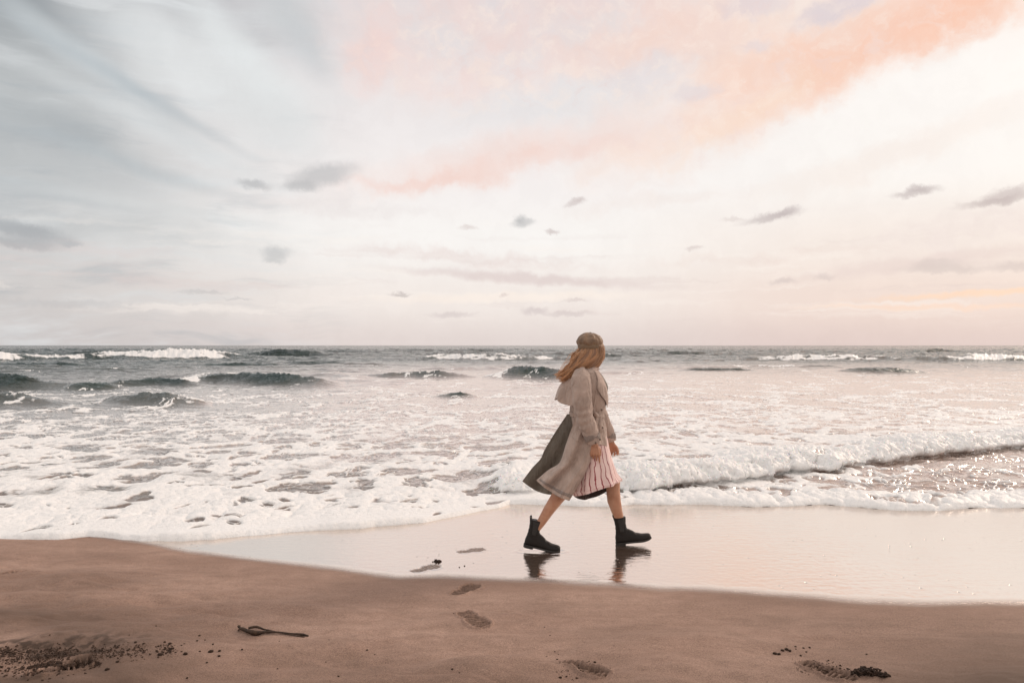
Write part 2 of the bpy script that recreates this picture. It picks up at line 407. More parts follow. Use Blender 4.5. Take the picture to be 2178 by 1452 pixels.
base = n.mix(n.n('ShaderNodeAttribute', attribute_name='vignette_damp').outputs['Fac'], base, (0.150, 0.098, 0.073, 1))  # mixes in the painted corner darkening and the damp patches
base = n.mix(n.math('MULTIPLY', prn, 0.48), base, (0.085, 0.055, 0.040, 1))  # shade in the boot print grooves put into the colour, plus debris stain
spk = n.n('ShaderNodeTexVoronoi', {'Vector': n.mapping(co, scale=(1, 0.55, 1)), 'Scale': 26.0, 'Randomness': 1.0})
spk_m = n.rng(spk.outputs['Distance'], 0.20, 0.10)
spk_r = n.math('GREATER_THAN', n.n('ShaderNodeSeparateColor', {'Color': spk.outputs['Color']}).outputs[0], 0.80)
zone = n.rng(n.noise(co, 1.2, 2, 0.5), 0.42, 0.60)
spk_m = n.math('MULTIPLY', n.math('MULTIPLY', spk_m, spk_r), zone)
wetcol = n.mix(n.rng(large, 0.3, 0.7), (0.16, 0.100, 0.072, 1), (0.22, 0.142, 0.105, 1))
base = n.mix(wetn, base, wetcol)
base = n.mix(n.math('MULTIPLY', n.math('MULTIPLY', spk_m, wetn), 0.75), base, (0.08, 0.05, 0.04, 1))
rip = n.noise(n.mapping(co, rot=(0, 0, R(-12)), scale=(1.6, 7.5, 1)), 2.6, 5, 0.55, 0.5)
rip2 = n.noise(n.mapping(co, rot=(0, 0, R(-8)), scale=(3, 9, 1)), 14.0, 3, 0.6)
hdry = n.math('ADD', n.math('MULTIPLY', gr, 0.0060), n.math('MULTIPLY', gr2, 0.0070))
hdry = n.math('ADD', hdry, n.math('MULTIPLY', mid_, 0.012))
hwet = n.math('ADD', n.math('MULTIPLY', rip, 0.0016), n.math('MULTIPLY', rip2, 0.0003))
hwet = n.math('SUBTRACT', hwet, n.math('MULTIPLY', spk_m, 0.003))
hh = n.n('ShaderNodeMix', data_type='FLOAT')
n.put(hh.inputs[0], wetn); n.put(hh.inputs[2], hdry); n.put(hh.inputs[3], hwet)
bump = n.n('ShaderNodeBump', {'Strength': 1.0, 'Distance': 1.0, 'Height': hh.outputs[0]})
rough = n.math('ADD', n.rng(wetn, 0.05, 0.70, 0.70, 0.045), n.math('MULTIPLY', n.rng(rip, 0.3, 0.7), n.math('MULTIPLY', wetn, 0.10)))
ps = n.n('ShaderNodeBsdfPrincipled', {'Base Color': base, 'Roughness': rough, 'Normal': bump.outputs[0], 'IOR': 1.33, 'Specular IOR Level': 0.3})
film = n.n('ShaderNodeBsdfGlossy', {'Color': (1.0, 0.925, 0.865, 1), 'Roughness': n.math('MULTIPLY', rough, 0.9), 'Normal': bump.outputs[0]})
fmx = n.n('ShaderNodeMixShader', {0: n.math('MULTIPLY', n.rng(wetn, 0.30, 1.0, 0.0, 0.80), n.math('SUBTRACT', 1.0, n.math('MULTIPLY', spk_m, 0.45))), 1: ps.outputs[0], 2: film.outputs[0]})
n.t.links.new(fmx.outputs[0], o_.inputs[0])
V3 = np.stack([XX, YY, ZZ], 2).reshape(-1, 3)
sand = new_mesh_obj('beach_sand', V3, grid_faces(*XX.shape), m_sand)
sand['kind'] = 'structure'
PXs = XX/np.maximum(YY, 3)*F+1089; PYs = HZ+F*CAMH/np.maximum(YY, 1)
strip = np.exp(-((PYs-np.interp(PXs, [-40, 60, 150, 250, 380], [1393, 1396, 1392, 1386, 1381]))/15)**2)*sm(420, 150, PXs)*(YY > 2)
strip = strip*sm(-.25, .35, fbm(XX*16, YY*16, 4, 420))
toe = np.exp(-((PYs-np.interp(PXs, [40, 130, 215], [1420, 1411, 1410]))/6)**2)*sm(40, 80, PXs)*sm(235, 205, PXs)*(YY > 2)
vignette_damp = 1.3*sm(800, -200, PXs)*sm(1180, 1452, PYs)*sm(-.9, .4, fbm(XX*1.3, YY*2, 3, 421)) + .8*sm(1500, 2250, PXs)*sm(1270, 1460, PYs)+.35*sm(1400, 1500, PYs)  # vignette of the lower corners painted into the colour; random damp patches follow
vignette_damp = np.clip(vignette_damp + .22*sm(.1, .6, fbm(XX*.9+8, YY*2.2, 3, 422)), 0, 1)*(wet < .5)
fattr(sand, 'wet', wet); fattr(sand, 'print', np.clip(INS+2.4*strip+2.2*toe, 0, 2.6)); fattr(sand, 'vignette_damp', vignette_damp)

# ------------------------------------------------------------------ sea
amax = 0.80
aS = fan(1700, amax)
ds = [0, .002, .006, .012, .02, .03, .043, .06, .08]
y = 6.6
while y < 12.5: y += 0.0015*y; ds.append(y-6.6+.08)
while y < 62: y += 0.0038*y; ds.append(y-6.6+.08)
while y < 260: y += 0.0065*y; ds.append(y-6.6+.08)
while y < 12000: y *= 1.035; ds.append(y-6.6+.08)
ds = np.array(ds)
A, D = np.meshgrid(aS, ds)
lipn = fbm(aS*22, aS*0+3.3, 3, 51)*0.035 + fbm(aS*8, aS*0+1.3, 2, 52)*0.06
S0 = shoreY(aS) + lipn
Y = S0[None, :] + D
X = A*Y
PX = A*F+1089.0
PY = HZ + F*CAMH/Y
rightness = sm(980, 1250, PX)
# foam front height (a thick rolled lip on the left, thinner on the right)
lipH = (0.044*(1-rightness)+0.036*rightness)*(0.75+0.6*fbm(X*1.3, Y*0+2, 2, 53))
lw = 0.085
zlip = lipH*np.sqrt(np.clip(1-(1-np.clip(D/lw, 0, 1))**2, 0, 1))
z = zlip - 0.006
# the broken wave rolling in on the right
bore_px = np.array([(1000, 1062), (1060, 1058), (1130, 1056), (1220, 1056), (1330, 1052), (1420, 1048), (1500, 1038), (1600, 1028), (1680, 1016), (1760, 1011), (1800, 1000), (1880, 990), (1950, 980), (2050, 970), (2178, 955), (2600, 925)], float)
BY = gY(np.interp(PX, bore_px[:, 0], bore_px[:, 1])) + 0.30*fbm(X*1.1, Y*0, 4, 61) + 0.05*fbm(X*6, Y*0, 3, 62)
bd = Y-BY
bh = np.interp(PX, [1000, 1040, 1090, 1150, 1220, 1320, 1500, 1800, 2178, 2600], [0, .05, .12, .07, .06, .16, .17, .165, .15, .15])*(1+.35*fbm(X*.8+4, Y*0, 2, 67))
bprof = np.where(bd < 0, 0, sm(-.05, 0.42, bd)**0.75)*(1-0.75*sm(0.3, 3.2, bd))
L1 = lumps(X*3.2, Y*2.6, 63); L2 = lumps(X*8+3, Y*7, 64); L3 = lumps(X*19, Y*15, 65)
L4 = lumps(X*36, Y*30, 66)
lump = (L1-.6)*0.10 + (L2-.6)*0.060 + (L3-.6)*0.045 + (L4-.6)*0.022
borefoam = sm(0.0, 0.06, bd)*(1-sm(0.5, 2.2, bd+1.1*fbm(X*.9, Y*.9, 3, 66)))*sm(1000, 1080, PX)
lumpw = borefoam*np.clip(bh/.18, 0, 1)*(1-0.6*sm(.6, 2.5, bd))
z = z + bh*bprof + lump*lumpw*sm(.0, .10, bd)
push = (L1*.10+L2*.07+L3*.03)*lumpw*(1-sm(.3, .8, bd))
# gentle swell of the swash and chop that grows outwards
calm = 1-0.55*sm(500, 900, PX)*sm(10, 14, Y)*(1-sm(60, 120, Y))
chop = (0.010 + 0.016*sm(8, 20, Y) + 0.04*sm(30, 90, Y)+0.12*sm(80, 250, Y))*calm
z = z + sm(0.05, 0.8, D)*chop*(fbm(X*0.55, Y*1.1, 3, 71) + 0.5*fbm(X*1.9, Y*3.3, 2, 72))*np.clip(1-(Y-200)/600, 0.15, 1)
z = z + sm(0.05, 0.8, D)*(0.010*fbm(X*3.5, Y*5.0, 3, 73)+0.006*fbm(X*9, Y*12, 2, 74))*np.clip(1-(Y-25)/30, 0, 1)
ripz = calm*sm(9, 13, Y)*(1-sm(200, 400, Y))
z = z + ripz*0.045*np.abs(fbm(X*0.35+Y*.04, Y*0.75, 4, 75))*sm(12, 40, Y)*2
# long broken swells all over the outer water
wX = X+2.5*fbm(X*.05, Y*.08, 2, 351); wYs = Y+2.2*fbm(X*.06+4, Y*.08, 2, 352)
rd = 1-np.abs(fbm(wX/11, wYs/6.5, 2, 353, .45)); rd2 = 1-np.abs(fbm(wX/3.6, wYs/2.1, 2, 354, .45)); rd3 = 1-np.abs(fbm(wX/26, wYs/16, 2, 355, .4))
gate = sm(-.35, .45, fbm(X/14, Y/11, 2, 356))
swA = np.interp(Y, [14, 25, 45, 90, 200, 500], [.012, .075, .15, .20, .25, .27])*(1-.15*sm(700, 1300, PX))
sw = sm(.62, .99, rd)**1.6*gate + .35*sm(.6, .99, rd2)**1.5*(.3+.7*gate)*np.clip(1.4-Y/120, 0, 1) + 1.2*sm(.7, 1., rd3)**1.5*sm(60, 130, Y)
z = z + swA*sw
swcrest = sm(.35, .8, sw)*sm(18, 30, Y)
# individual waves: photo columns of their ends, rows of crest and foot, steepness, foam
WAVES = [
    (395, 700, 792, 822, 1.0, .05), (225, 420, 805, 823, 1., .15), (-260, 150, 797, 832, 1., .10), (225, 430, 833, 862, 1.0, .42), (-200, 120, 838, 862, 1., .50),
    (925, 1010, 838, 850, .7, .25), (1040, 1235, 783, 808, .9, .30), (780, 1000, 791, 805, .8, .45), (140, 260, 815, 832, .8, .3),
    (-500, 235, 750, 766, .8, 1.0), (150, 545, 747, 764, .8, 1.0), (130, 290, 746, 757, 1., 0), (305, 425, 742, 757, 1., 0), (520, 690, 744, 759, 1., .25), (690, 800, 744, 752, 1., 0.1), (860, 1220, 755, 767, .9, .75), (860, 940, 743, 749, 1., 0),
    (960, 1080, 743, 749, 1., 0), (1545, 1945, 757, 769, .9, .8), (1940, 2500, 755, 769, .9, .85), (1930, 2080, 742, 751, 1., 0.05), (1380, 1540, 748, 756, .8, .1),
    (1790, 1960, 784, 797, .8, 0), (1450, 1600, 783, 791, .7, 0.1), (1180, 1330, 752, 760, .7, .4), (1700, 1780, 779, 784, .7, 0), (620, 760, 770, 777, .7, .0), (420, 600, 772, 779, .7, .0), (0, 200, 772, 779, .7, .0)]
wfoam = np.zeros_like(z); wclean = np.zeros_like(z)
for k, (x0, x1, yt, yb, stp, fo) in enumerate(WAVES):
    Yb = gY(yb); Amp = (yb-yt)/F*Yb
    Lf = Amp*(1.3/stp); Yc = Yb+Lf*1.3
    cx = (x0+x1)/2; hw = (x1-x0)/2*1.22
    m = np.where((D[:, 0] > Yb-8-6) & (D[:, 0] < Yc+Amp*14+6))[0]
    if len(m) == 0: continue
    r = slice(m[0], m[-1]+1)
    e = np.clip(1-((PX[r]-cx)/hw)**2, 0, 1)**1.0
    e = e*(0.92+(.5 if fo > .7 else .5)*fbm(X[r]/(Amp*7+.4), Y[r]*0+k, 4, 80+k, .55))
    e = np.minimum(e, 1.02)
    bend = Amp*4.5*fbm(X[r]/(Amp*14+1), Y[r]*0+k*3, 3, 120+k)
    d = Y[r]-Yc-bend
    prof = np.where(d < 0, np.exp(-(np.abs(d)/Lf)**1.5), np.exp(-(d/(Amp*4.5))**1.15))
    z[r] = z[r]*(1-0.6*e*prof) + Amp*e*prof
    z[r] = z[r] + Amp*0.16*e*prof*np.abs(fbm(X[r]/(Amp*.35), Y[r]/(Amp*1.2), 3, 240+k))
    z[r] = z[r] + Amp*0.20*e*prof*fbm(X[r]/(Amp*1.1), Y[r]/(Amp*.6), 4, 200+k, .6)
    reg = e*sm(-Lf*2.6, -Lf*1.5, d)*(1-sm(Amp*.6, Amp*3.5, d))
    if fo > 0:
        wfoam[r] = np.maximum(wfoam[r], reg*fo*(.95+.9*fbm(X[r]/(Amp*4), Y[r]/(Amp*2), 3, 280+k)))
        if fo > .7:
            z[r] += (lumps(X[r]/(Amp*1.3), Y[r]/(Amp*1.6), 90+k)*.22+.18*fbm(X[r]/(Amp*.5), Y[r]/(Amp*.9), 3, 95+k))*Amp*reg
    if fo < .6:
        wclean[r] = np.maximum(wclean[r], e*np.exp(-(d/(Lf*2.2))**2)*(1-fo))
# white cap at the curl of the main left wave and along the far surf
def patch(px, py, rx, ry, v):
    global wfoam
    q = ((PX-px)/rx)**2+((PY-py)/ry)**2
    wfoam = np.maximum(wfoam, v*np.exp(-q**1.5))
patch(402, 815, 26, 6, 1.); patch(1075, 803, 50, 5, .9); patch(18, 815, 20, 4, .7)

# foam pattern: lace of cells with torn holes
wx = X + 0.22*fbm(X*1.4, Y*1.4, 3, 301); wy = Y + 0.22*fbm(X*1.4+9, Y*1.4, 3, 302)
f1, f2 = worley(wx*1.5, wy*1.15, 303); e1 = f2-f1
g1, g2 = worley(wx*4.2+5, wy*3.0, 304); e2 = g2-g1
h1, h2 = worley(wx*.55+3, wy*.34, 307); e3 = h2-h1
farw = sm(12, 22, Y)
nz = fbm(wx*2.3, wy*2.3, 4, 305)
nzL = fbm(X*0.45, Y*0.45, 3, 306)
shoredist = D
dl = np.interp(PY, [734, 800, 835, 860, 900, 940, 990, 1040, 1100, 1160], [0, .10, .20, .31, .37, .43, .51, .61, .72, .80])
dr = np.interp(PY, [734, 790, 830, 870, 900, 940, 990, 1040, 1080, 1160], [0, .14, .28, .38, .44, .50, .60, .70, .78, .85])
dc = np.interp(PY, [734, 790, 850, 900, 950, 1000, 1050, 1100, 1160], [0, .12, .28, .38, .44, .48, .52, .74, .80])
wl = 1-sm(420, 820, PX)
dens = dl*wl + (1-wl)*(dc*(1-sm(1050, 1350, PX)) + dr*sm(1050, 1350, PX))
dens = dens + 0.16*nzL
front = sm(1130, 1330, PX)*(1-sm(-.05, .05, bd))           # shallow water between shore lip and the broken wave
densf = 0.38 + 0.26*(1-sm(.15, .75, D)) - 0.30*sm(1700, 2100, PX)*sm(.5, 1.2, D) + 0.18*nzL
dens = dens*(1-front) + densf*front
dens = np.maximum(dens, borefoam*(0.97+.05*nz))
dens = np.maximum(dens, wfoam)
dens = np.maximum(dens, .40*swcrest*(Y < 75)*sm(-.1, .5, fbm(X/5, Y/3, 3, 357)))
dens = dens*(1-0.9*wclean*(Y > 16))
edge = np.exp(-(D/0.13)**2)
dens = np.maximum(dens, edge*1.05)
k1, k2 = worley(wx*2.6+11, wy*2.9, 309); e4 = k2-k1
streak = fbm(wx*1.5, wy*4.6, 4, 313)
hole = 0.16*streak*(Y < 22) + 0.14*(np.clip(e4*1.6, 0, 1)-.4) + 0.46*np.clip((e1*(1-farw)+e3*farw)*1.5, 0, 1) + 0.30*np.clip(e2*1.4, 0, 1) + 0.30*(nz*0.5+0.5)
foam = sm(0.10, -0.06, hole - dens*1.02)
foam = np.where(Y > 60, np.maximum(foam*0.3, sm(.25, .8, wfoam+.35*nz*wfoam)), foam)
l1, l2 = worley(wx*9+2, wy*6.5, 315)
lace = sm(.20, .04, l2-l1)*sm(-.5, .3, fbm(wx*2+3, wy*2, 2, 316))*(Y < 18)*sm(.0, .12, dens)
foam = np.maximum(foam, .75*lace)
foam = np.clip(foam, 0, 1)
thick = np.clip(.66+.55*fbm(wx*1.1+2, wy*.9, 4, 308)+.5*np.exp(-D/.9)+.6*borefoam+.5*wfoam+.25*(1-np.clip(hole*1.6, 0, 1)), .30, 1)
foam = foam*thick
tex = (lumps(X*13, Y*9, 67)-.6)*.010 + (lumps(X*5, Y*3.5, 68)-.6)*.022
z = z + foam*(0.016+1.6*tex*sm(.12, .5, D))*(Y < 25)*sm(0, .05, D)
bubb = ((lumps(X*6.5, Y*5, 69)-.5)*0.075+(lumps(X*14, Y*11, 70)-.5)*0.03)*front*np.exp(-((D-.28)/.30)**2)     # churned clots near the right-hand lip
z = z + bubb
milk = np.interp(Y, [0, 8.5, 11, 16, 24, 40, 70], [.22, .30, .48, .62, .52, .30, .04])*(1+.25*sm(500, 1000, PX)+.8*sm(1250, 1700, PX)*sm(13, 9, Y))*(1-np.clip(1.4*wclean, 0, 1))*(1-.5*sm(700, 200, PX)*sm(14, 20, Y))
brown = front*sm(.12, .5, 1-dens)*(1-sm(1.6, 3.4, D))*sm(-.1, .5, .3+nzL+.6*fbm(X*2.2, Y*2.2, 3, 312))
brown = np.maximum(brown, 0.8*sm(.2, .6, fbm(X*1.1, Y*1.1, 3, 310))*sm(985, 1010, PY)*(1-sm(1065, 1085, PY))*sm(500, 700, PX))
brown = brown*.62
nearhole = sm(10.5, 8.3, Y)*(1-front)*(1-borefoam)
brown = np.maximum(brown, nearhole*np.clip(.32+.6*fbm(X*.8+5, Y*.9, 2, 311), 0, .8))
z[0] -= 0.012
Ym = Y - push; Xm = X + 0.05*lumpw*fbm(X*5, Y*5, 2, 91)*(1-sm(.3, .8, bd))

m_sea, n, o_ = mat_new('sea_water_mat')
co = n.n('ShaderNodeTexCoord').outputs['Object']
fo = n.n('ShaderNodeAttribute', attribute_name='foam').outputs['Fac']
mk = n.n('ShaderNodeAttribute', attribute_name='milk').outputs['Fac']
br = n.n('ShaderNodeAttribute', attribute_name='brown').outputs['Fac']
rg = n.n('ShaderNodeAttribute', attribute_name='chop').outputs['Fac']
fn = n.noise(n.mapping(co, scale=(1, .7, 1)), 22.0, 4, 0.6)
fm = n.rng(n.math('ADD', fo, n.math('MULTIPLY', n.math('SUBTRACT', fn, 0.5), 0.45)), 0.18, 0.82)
deep = n.mix(n.rng(n.noise(co, .3, 3), .3, .7), (0.010, 0.026, 0.023, 1), (0.020, 0.042, 0.035, 1))
wc = n.mix(mk, deep, (0.47, 0.36, 0.315, 1))
wc = n.mix(br, wc, (0.20, 0.130, 0.102, 1))
w1 = n.noise(n.mapping(co, scale=(1, 2.2, 1)), 2.2, 5, 0.62, 0.3)
w2 = n.noise(n.mapping(co, scale=(1, 2.4, 1)), 0.55, 4, 0.6, 0.3)
w3 = n.noise(n.mapping(co, rot=(0, 0, R(8)), scale=(1, 2.0, 1)), 9.0, 3, 0.6, 0.3)
hw_ = n.math('ADD', n.math('MULTIPLY', w1, 0.065), n.math('MULTIPLY', w3, 0.016))
hw_ = n.math('ADD', n.math('MULTIPLY', hw_, n.rng(rg, 0, 1, 0.30, 2.6, False)), n.math('MULTIPLY', w2, n.math('MULTIPLY', rg, 1.3)))
bw = n.n('ShaderNodeBump', {'Strength': 1.0, 'Distance': 1.0, 'Height': hw_})
water = n.n('ShaderNodeBsdfPrincipled', {'Base Color': wc, 'Roughness': 0.07, 'IOR': n.rng(mk, 0.0, 0.6, 1.33, 1.75), 'Normal': bw.outputs[0]})
b1 = n.noise(co, 30.0, 4, 0.65)
b2 = n.noise(co, 95.0, 3, 0.6)
b3 = n.n('ShaderNodeTexVoronoi', {'Vector': co, 'Scale': 60.0}).outputs['Distance']
hf = n.math('ADD', n.math('MULTIPLY', b1, 0.009), n.math('MULTIPLY', b2, 0.0022))
hf = n.math('SUBTRACT', hf, n.math('MULTIPLY', b3, 0.0015))
bf = n.n('ShaderNodeBump', {'Strength': 0.9, 'Distance': 1.4, 'Height': hf})
fcol = n.mix(n.rng(b1, .3, .6), (0.77, 0.765, 0.755, 1), (0.86, 0.85, 0.84, 1))
foamsh = n.n('ShaderNodeBsdfPrincipled', {'Base Color': fcol, 'Roughness': 0.45, 'Normal': bf.outputs[0], 'IOR': 1.33})
wg = n.n('ShaderNodeBsdfGlossy', {'Color': (1.0, 0.93, 0.89, 1), 'Roughness': 0.10, 'Normal': bw.outputs[0]})
lw_ = n.n('ShaderNodeLayerWeight', {'Blend': 0.5, 'Normal': bw.outputs[0]}).outputs['Facing']
wat2 = n.n('ShaderNodeMixShader', {0: n.math('MULTIPLY', n.rng(lw_, 0.62, 0.90, 0.08, 0.88), n.rng(n.math('SUBTRACT', mk, n.math('MULTIPLY', br, 0.45)), 0.02, 0.5, 0.0, 1.0)), 1: water.outputs[0], 2: wg.outputs[0]})
mx = n.n('ShaderNodeMixShader', {0: fm, 1: wat2.outputs[0], 2: foamsh.outputs[0]})
n.t.links.new(mx.outputs[0], o_.inputs[0])
V3 = np.stack([Xm, Ym, z], 2).reshape(-1, 3)
sea = new_mesh_obj('sea_water', V3, grid_faces(*X.shape), m_sea)
sea['kind'] = 'structure'
fattr(sea, 'foam', foam); fattr(sea, 'milk', milk); fattr(sea, 'brown', brown)
fattr(sea, 'chop', (sm(14, 130, Y)*0.85+0.15*sm(100, 600, Y))*calm*(1.5-.7*sm(300, 1100, PX)) + .35*wclean)
SEA = dict(X=X, Y=Y, Xm=Xm, Ym=Ym, z=z, bore=borefoam, bh=bh, bd=bd, PX=PX)

# ================================================================== the walker
YW = 6.106
ROOT = Vector((pxX(1250, YW), YW, 0.0))
def P(px, py, dy=0.0):
    Yv = YW+dy
    return Vector(((px-1089.0)/F*Yv, Yv, CAMH-(py-HZ)/F*Yv)) - ROOT
S = YW/F
person = bpy.data.objects.new('person', None)
person.location = ROOT
person.empty_display_size = 0.3
COL.objects.link(person)
person['label'] = 'person in brown cap, beige coat, striped dress and black boots striding along wet sand'
person['category'] = 'person'

def fabric(name, c1, c2, rough=0.85, weave=420.0, big_=9.0, bump_=0.0012, sheen=0.2):
    m, n, o_ = mat_new(name)
    co = n.n('ShaderNodeTexCoord').outputs['Object']
    a = n.noise(co, big_, 4, 0.6); b = n.noise(n.mapping(co, scale=(1, 1, 2.2)), weave, 2, 0.7); d = n.noise(co, 60., 4, .6)
    cc = n.mix(n.rng(a, .3, .7), c1+(1,), c2+(1,))
    cc = n.mix(n.rng(b, .35, .65, 0, .5), cc, n.mix(1.0, cc, (0.62, .62, .62, 1), 'MULTIPLY'))
    cr = n.noise(n.mapping(co, rot=(0, R(25), 0), scale=(1.5, 1.5, .55)), 13., 3, .55, .6)
    hsum = n.math('ADD', n.math('ADD', n.math('MULTIPLY', b, bump_), n.math('MULTIPLY', d, bump_*2.2)), n.math('MULTIPLY', cr, .030))
    bp = n.n('ShaderNodeBump', {'Strength': 1.0, 'Distance': 1.0, 'Height': hsum})
    ps = n.n('ShaderNodeBsdfPrincipled', {'Base Color': cc, 'Roughness': rough, 'Normal': bp.outputs[0], 'Sheen Weight': sheen})
    n.t.links.new(ps.outputs[0], o_.inputs[0])
    return m
m_coat = fabric('coat_wool', (.40, .295, .245), (.54, .405, .34))
m_lining = fabric('coat_lining', (.125, .100, .076), (.155, .125, .095), rough=.7)
m_dresslin = fabric('dress_lining', (.045, .025, .022), (.06, .035, .03))
m_stitch = fabric('coat_trim', (.25, .19, .165), (.30, .235, .205))
def skinmat(name, base, ss=.15):
    m, n, o_ = mat_new(name)
    co = n.n('ShaderNodeTexCoord').outputs['Object']
    a = n.noise(co, 14., 4, .6); b = n.noise(co, 250., 2, .6)
    cc = n.mix(n.rng(a, .3, .7), base, (base[0]*.82, base[1]*.72, base[2]*.66, 1))
    bp = n.n('ShaderNodeBump', {'Strength': .4, 'Distance': .001, 'Height': b})
    ps = n.n('ShaderNodeBsdfPrincipled', {'Base Color': cc, 'Roughness': .48, 'Normal': bp.outputs[0], 'Subsurface Weight': ss, 'Subsurface Scale': .01, 'Subsurface Radius': (1, .35, .2)})
    n.t.links.new(ps.outputs[0], o_.inputs[0])
    return m
m_skin = skinmat('skin', (.50, .26, .165, 1))
def simple(name, c, rough=.5, nscale=30., var=.3, bump_=.001, coat=0.0, spec=.5):
    m, n, o_ = mat_new(name)
    co = n.n('ShaderNodeTexCoord').outputs['Object']
    a = n.noise(co, nscale, 4, .6)
    cc = n.mix(n.rng(a, .3, .7), (c[0]*(1-var), c[1]*(1-var), c[2]*(1-var), 1), (min(1, c[0]*(1+var)), min(1, c[1]*(1+var)), min(1, c[2]*(1+var)), 1))
    bp = n.n('ShaderNodeBump', {'Strength': 1.0, 'Distance': 1.0, 'Height': n.math('MULTIPLY', a, bump_)})
    ps = n.n('ShaderNodeBsdfPrincipled', {'Base Color': cc, 'Roughness': n.rng(a, .3, .7, rough*.8, min(1, rough*1.25)), 'Normal': bp.outputs[0], 'Coat Weight': coat, 'Coat Roughness': .25, 'Specular IOR Level': spec})
    n.t.links.new(ps.outputs[0], o_.inputs[0])
    return m
m_boot = simple('boot_leather', (.010, .0065, .005), .50, 45., .3, .0015, 0, .28)
m_sole = simple('boot_sole_rubber', (.020, .016, .014), .7)
m_tip = simple('boot_toe_scuff', (.30, .21, .15), .6)
m_cap = simple('cap_leather', (.215, .132, .080), .52, 26., .25, .004)
m_capband = simple('cap_band_leather', (.19, .122, .072), .55, 26., .2, .003)
m_eye = simple('eye_white', (.7, .68, .65), .2, 5, .02, 0)
m_btn = simple('button_horn', (.16, .11, .08), .35)

def crom(pts, n):
    """smooth resample of rows (numpy array k x m) to n rows"""
    p = np.asarray(pts, float); k = len(p)
    t = np.linspace(0, k-1, n); i = np.clip(t.astype(int), 0, k-2); f = (t-i)[:, None]
    pm = p[np.clip(i-1, 0, k-1)]; p0 = p[i]; p1 = p[i+1]; p2 = p[np.clip(i+2, 0, k-1)]
    return 0.5*((2*p0)+(-pm+p1)*f+(2*pm-5*p0+4*p1-p2)*f*f+(-pm+3*p0-3*p1+p2)*f**3)

def flip(f): return [tuple(reversed(q)) for q in f]
def tube_faces(nr, nc, cap0=True, cap1=True):
    f = []
    for i in range(nr-1):
        for j in range(nc):
            a = i*nc+j; b = i*nc+(j+1) % nc
            f.append((a, b, b+nc, a+nc))
    if cap0: f.append(tuple(range(nc))[::-1])
    if cap1: f.append(tuple((nr-1)*nc+j for j in range(nc)))
    return f
def se(t, e):
    c_, s_ = math.cos(t), math.sin(t)
    return (math.copysign(abs(c_)**(2/e), c_), math.copysign(abs(s_)**(2/e), s_))

def hloft(rows, n=40, nc=72, e=2.3, disp=None):
    """rings level with the ground: rows of (py, centre px, half width px, half depth m, centre dy)"""
    r = crom(rows, n)
    V = []
    for k, (py, cx, hw, hd, dy) in enumerate(r):
        for j in range(nc):
            t = 2*math.pi*j/nc
            cx_, sy_ = se(t, e)
            c0 = P(cx, py, 0)
            p = Vector((c0.x+hw*S*cx_, dy+hd*sy_, c0.z))
            if disp:
                nrm = Vector((cx_*hd, sy_*hw*S, 0)); nrm.normalize()
                p = p + nrm*disp(k/(n-1), t, p, py)
            V.append(p)
    return V, n, nc
def pathloft(pts, n=30, nc=36, disp=None, ref=Vector((0, 1, 0)), flat=1.0):
    """pts: rows (x,y,z,r) in local metres"""
    r = crom(pts, n); V = []
    for k in range(n):
        c0 = Vector(r[k][:3]); t = Vector(r[min(k+1, n-1)][:3])-Vector(r[max(k-1, 0)][:3]); t.normalize()
        a = ref - t*ref.dot(t); a.normalize(); b = t.cross(a)
        for j in range(nc):
            th = 2*math.pi*j/nc
            rad = r[k][3]
            if disp: rad += disp(k/(n-1), th, c0)
            V.append(c0 + a*math.cos(th)*rad*flat + b*math.sin(th)*rad)
    return V, n, nc
def row(px, py, dy, r):
    p = P(px, py, dy); return (p.x, p.y, p.z, r)
def p3(x, y, z, s=0):
    return float(fbm(np.array([x+z*.37+s*3.1]), np.array([y*.8+z]), 3, 500+s)[0])

def boot_frame(origin, pitch, ball):
    return Matrix.Translation(origin) @ Matrix.Rotation(pitch, 4, 'Y') @ Matrix.Translation((-ball, 0, 0))
BFRONT = (Vector((P(1325, 1159, .09).x, .09, .008)), R(-6.5), .05)
BREAR = (Vector((P(1167, 1168, -.09).x, -.09, -.004)), R(13.0), .19)
# ---- body: overlapping tapered pieces fused into one continuous surface
BV, BF = [], []
def add(V, Fc):
    o = len(BV); BV.extend(V); BF.extend([tuple(i+o for i in f) for f in Fc])
def capsule(a, b, ra, rb, seg=18):
    a = Vector(a); b = Vector(b); t = (b-a); L = t.length; t.normalize()
    ref = Vector((0, 1, 0)) if abs(t.y) < .8 else Vector((1, 0, 0))
    u = (ref-t*ref.dot(t)).normalized(); w = t.cross(u)
    prof = [(-ra*math.cos(x), ra*math.sin(x)) for x in np.linspace(.12, math.pi/2, 6)] + [(L+rb*math.sin(x), rb*math.cos(x)) for x in np.linspace(0, math.pi/2-.12, 6)]
    V = []
    for s_, r_ in prof:
        for j in range(seg):
            th = 2*math.pi*j/seg
            V.append(a+t*s_+u*math.cos(th)*r_+w*math.sin(th)*r_)
    add(V, tube_faces(len(prof), seg))
def ellipsoid(c0, rx, ry, rz, yaw=0.0, seg=28, rings=16):
    V = []
    M = Matrix.Rotation(yaw, 3, 'Z')
    for i in range(rings):
        ph = math.pi*(i+.5)/rings
        for j in range(seg):
            th = 2*math.pi*j/seg
            V.append(Vector(c0)+M @ Vector((rx*math.sin(ph)*math.cos(th), ry*math.sin(ph)*math.sin(th), rz*math.cos(ph))))
    add(V, [tuple(reversed(f)) for f in tube_faces(rings, seg)])
def chain(pts):
    for a, b in zip(pts[:-1], pts[1:]): capsule(a[:3], b[:3], a[3], b[3])

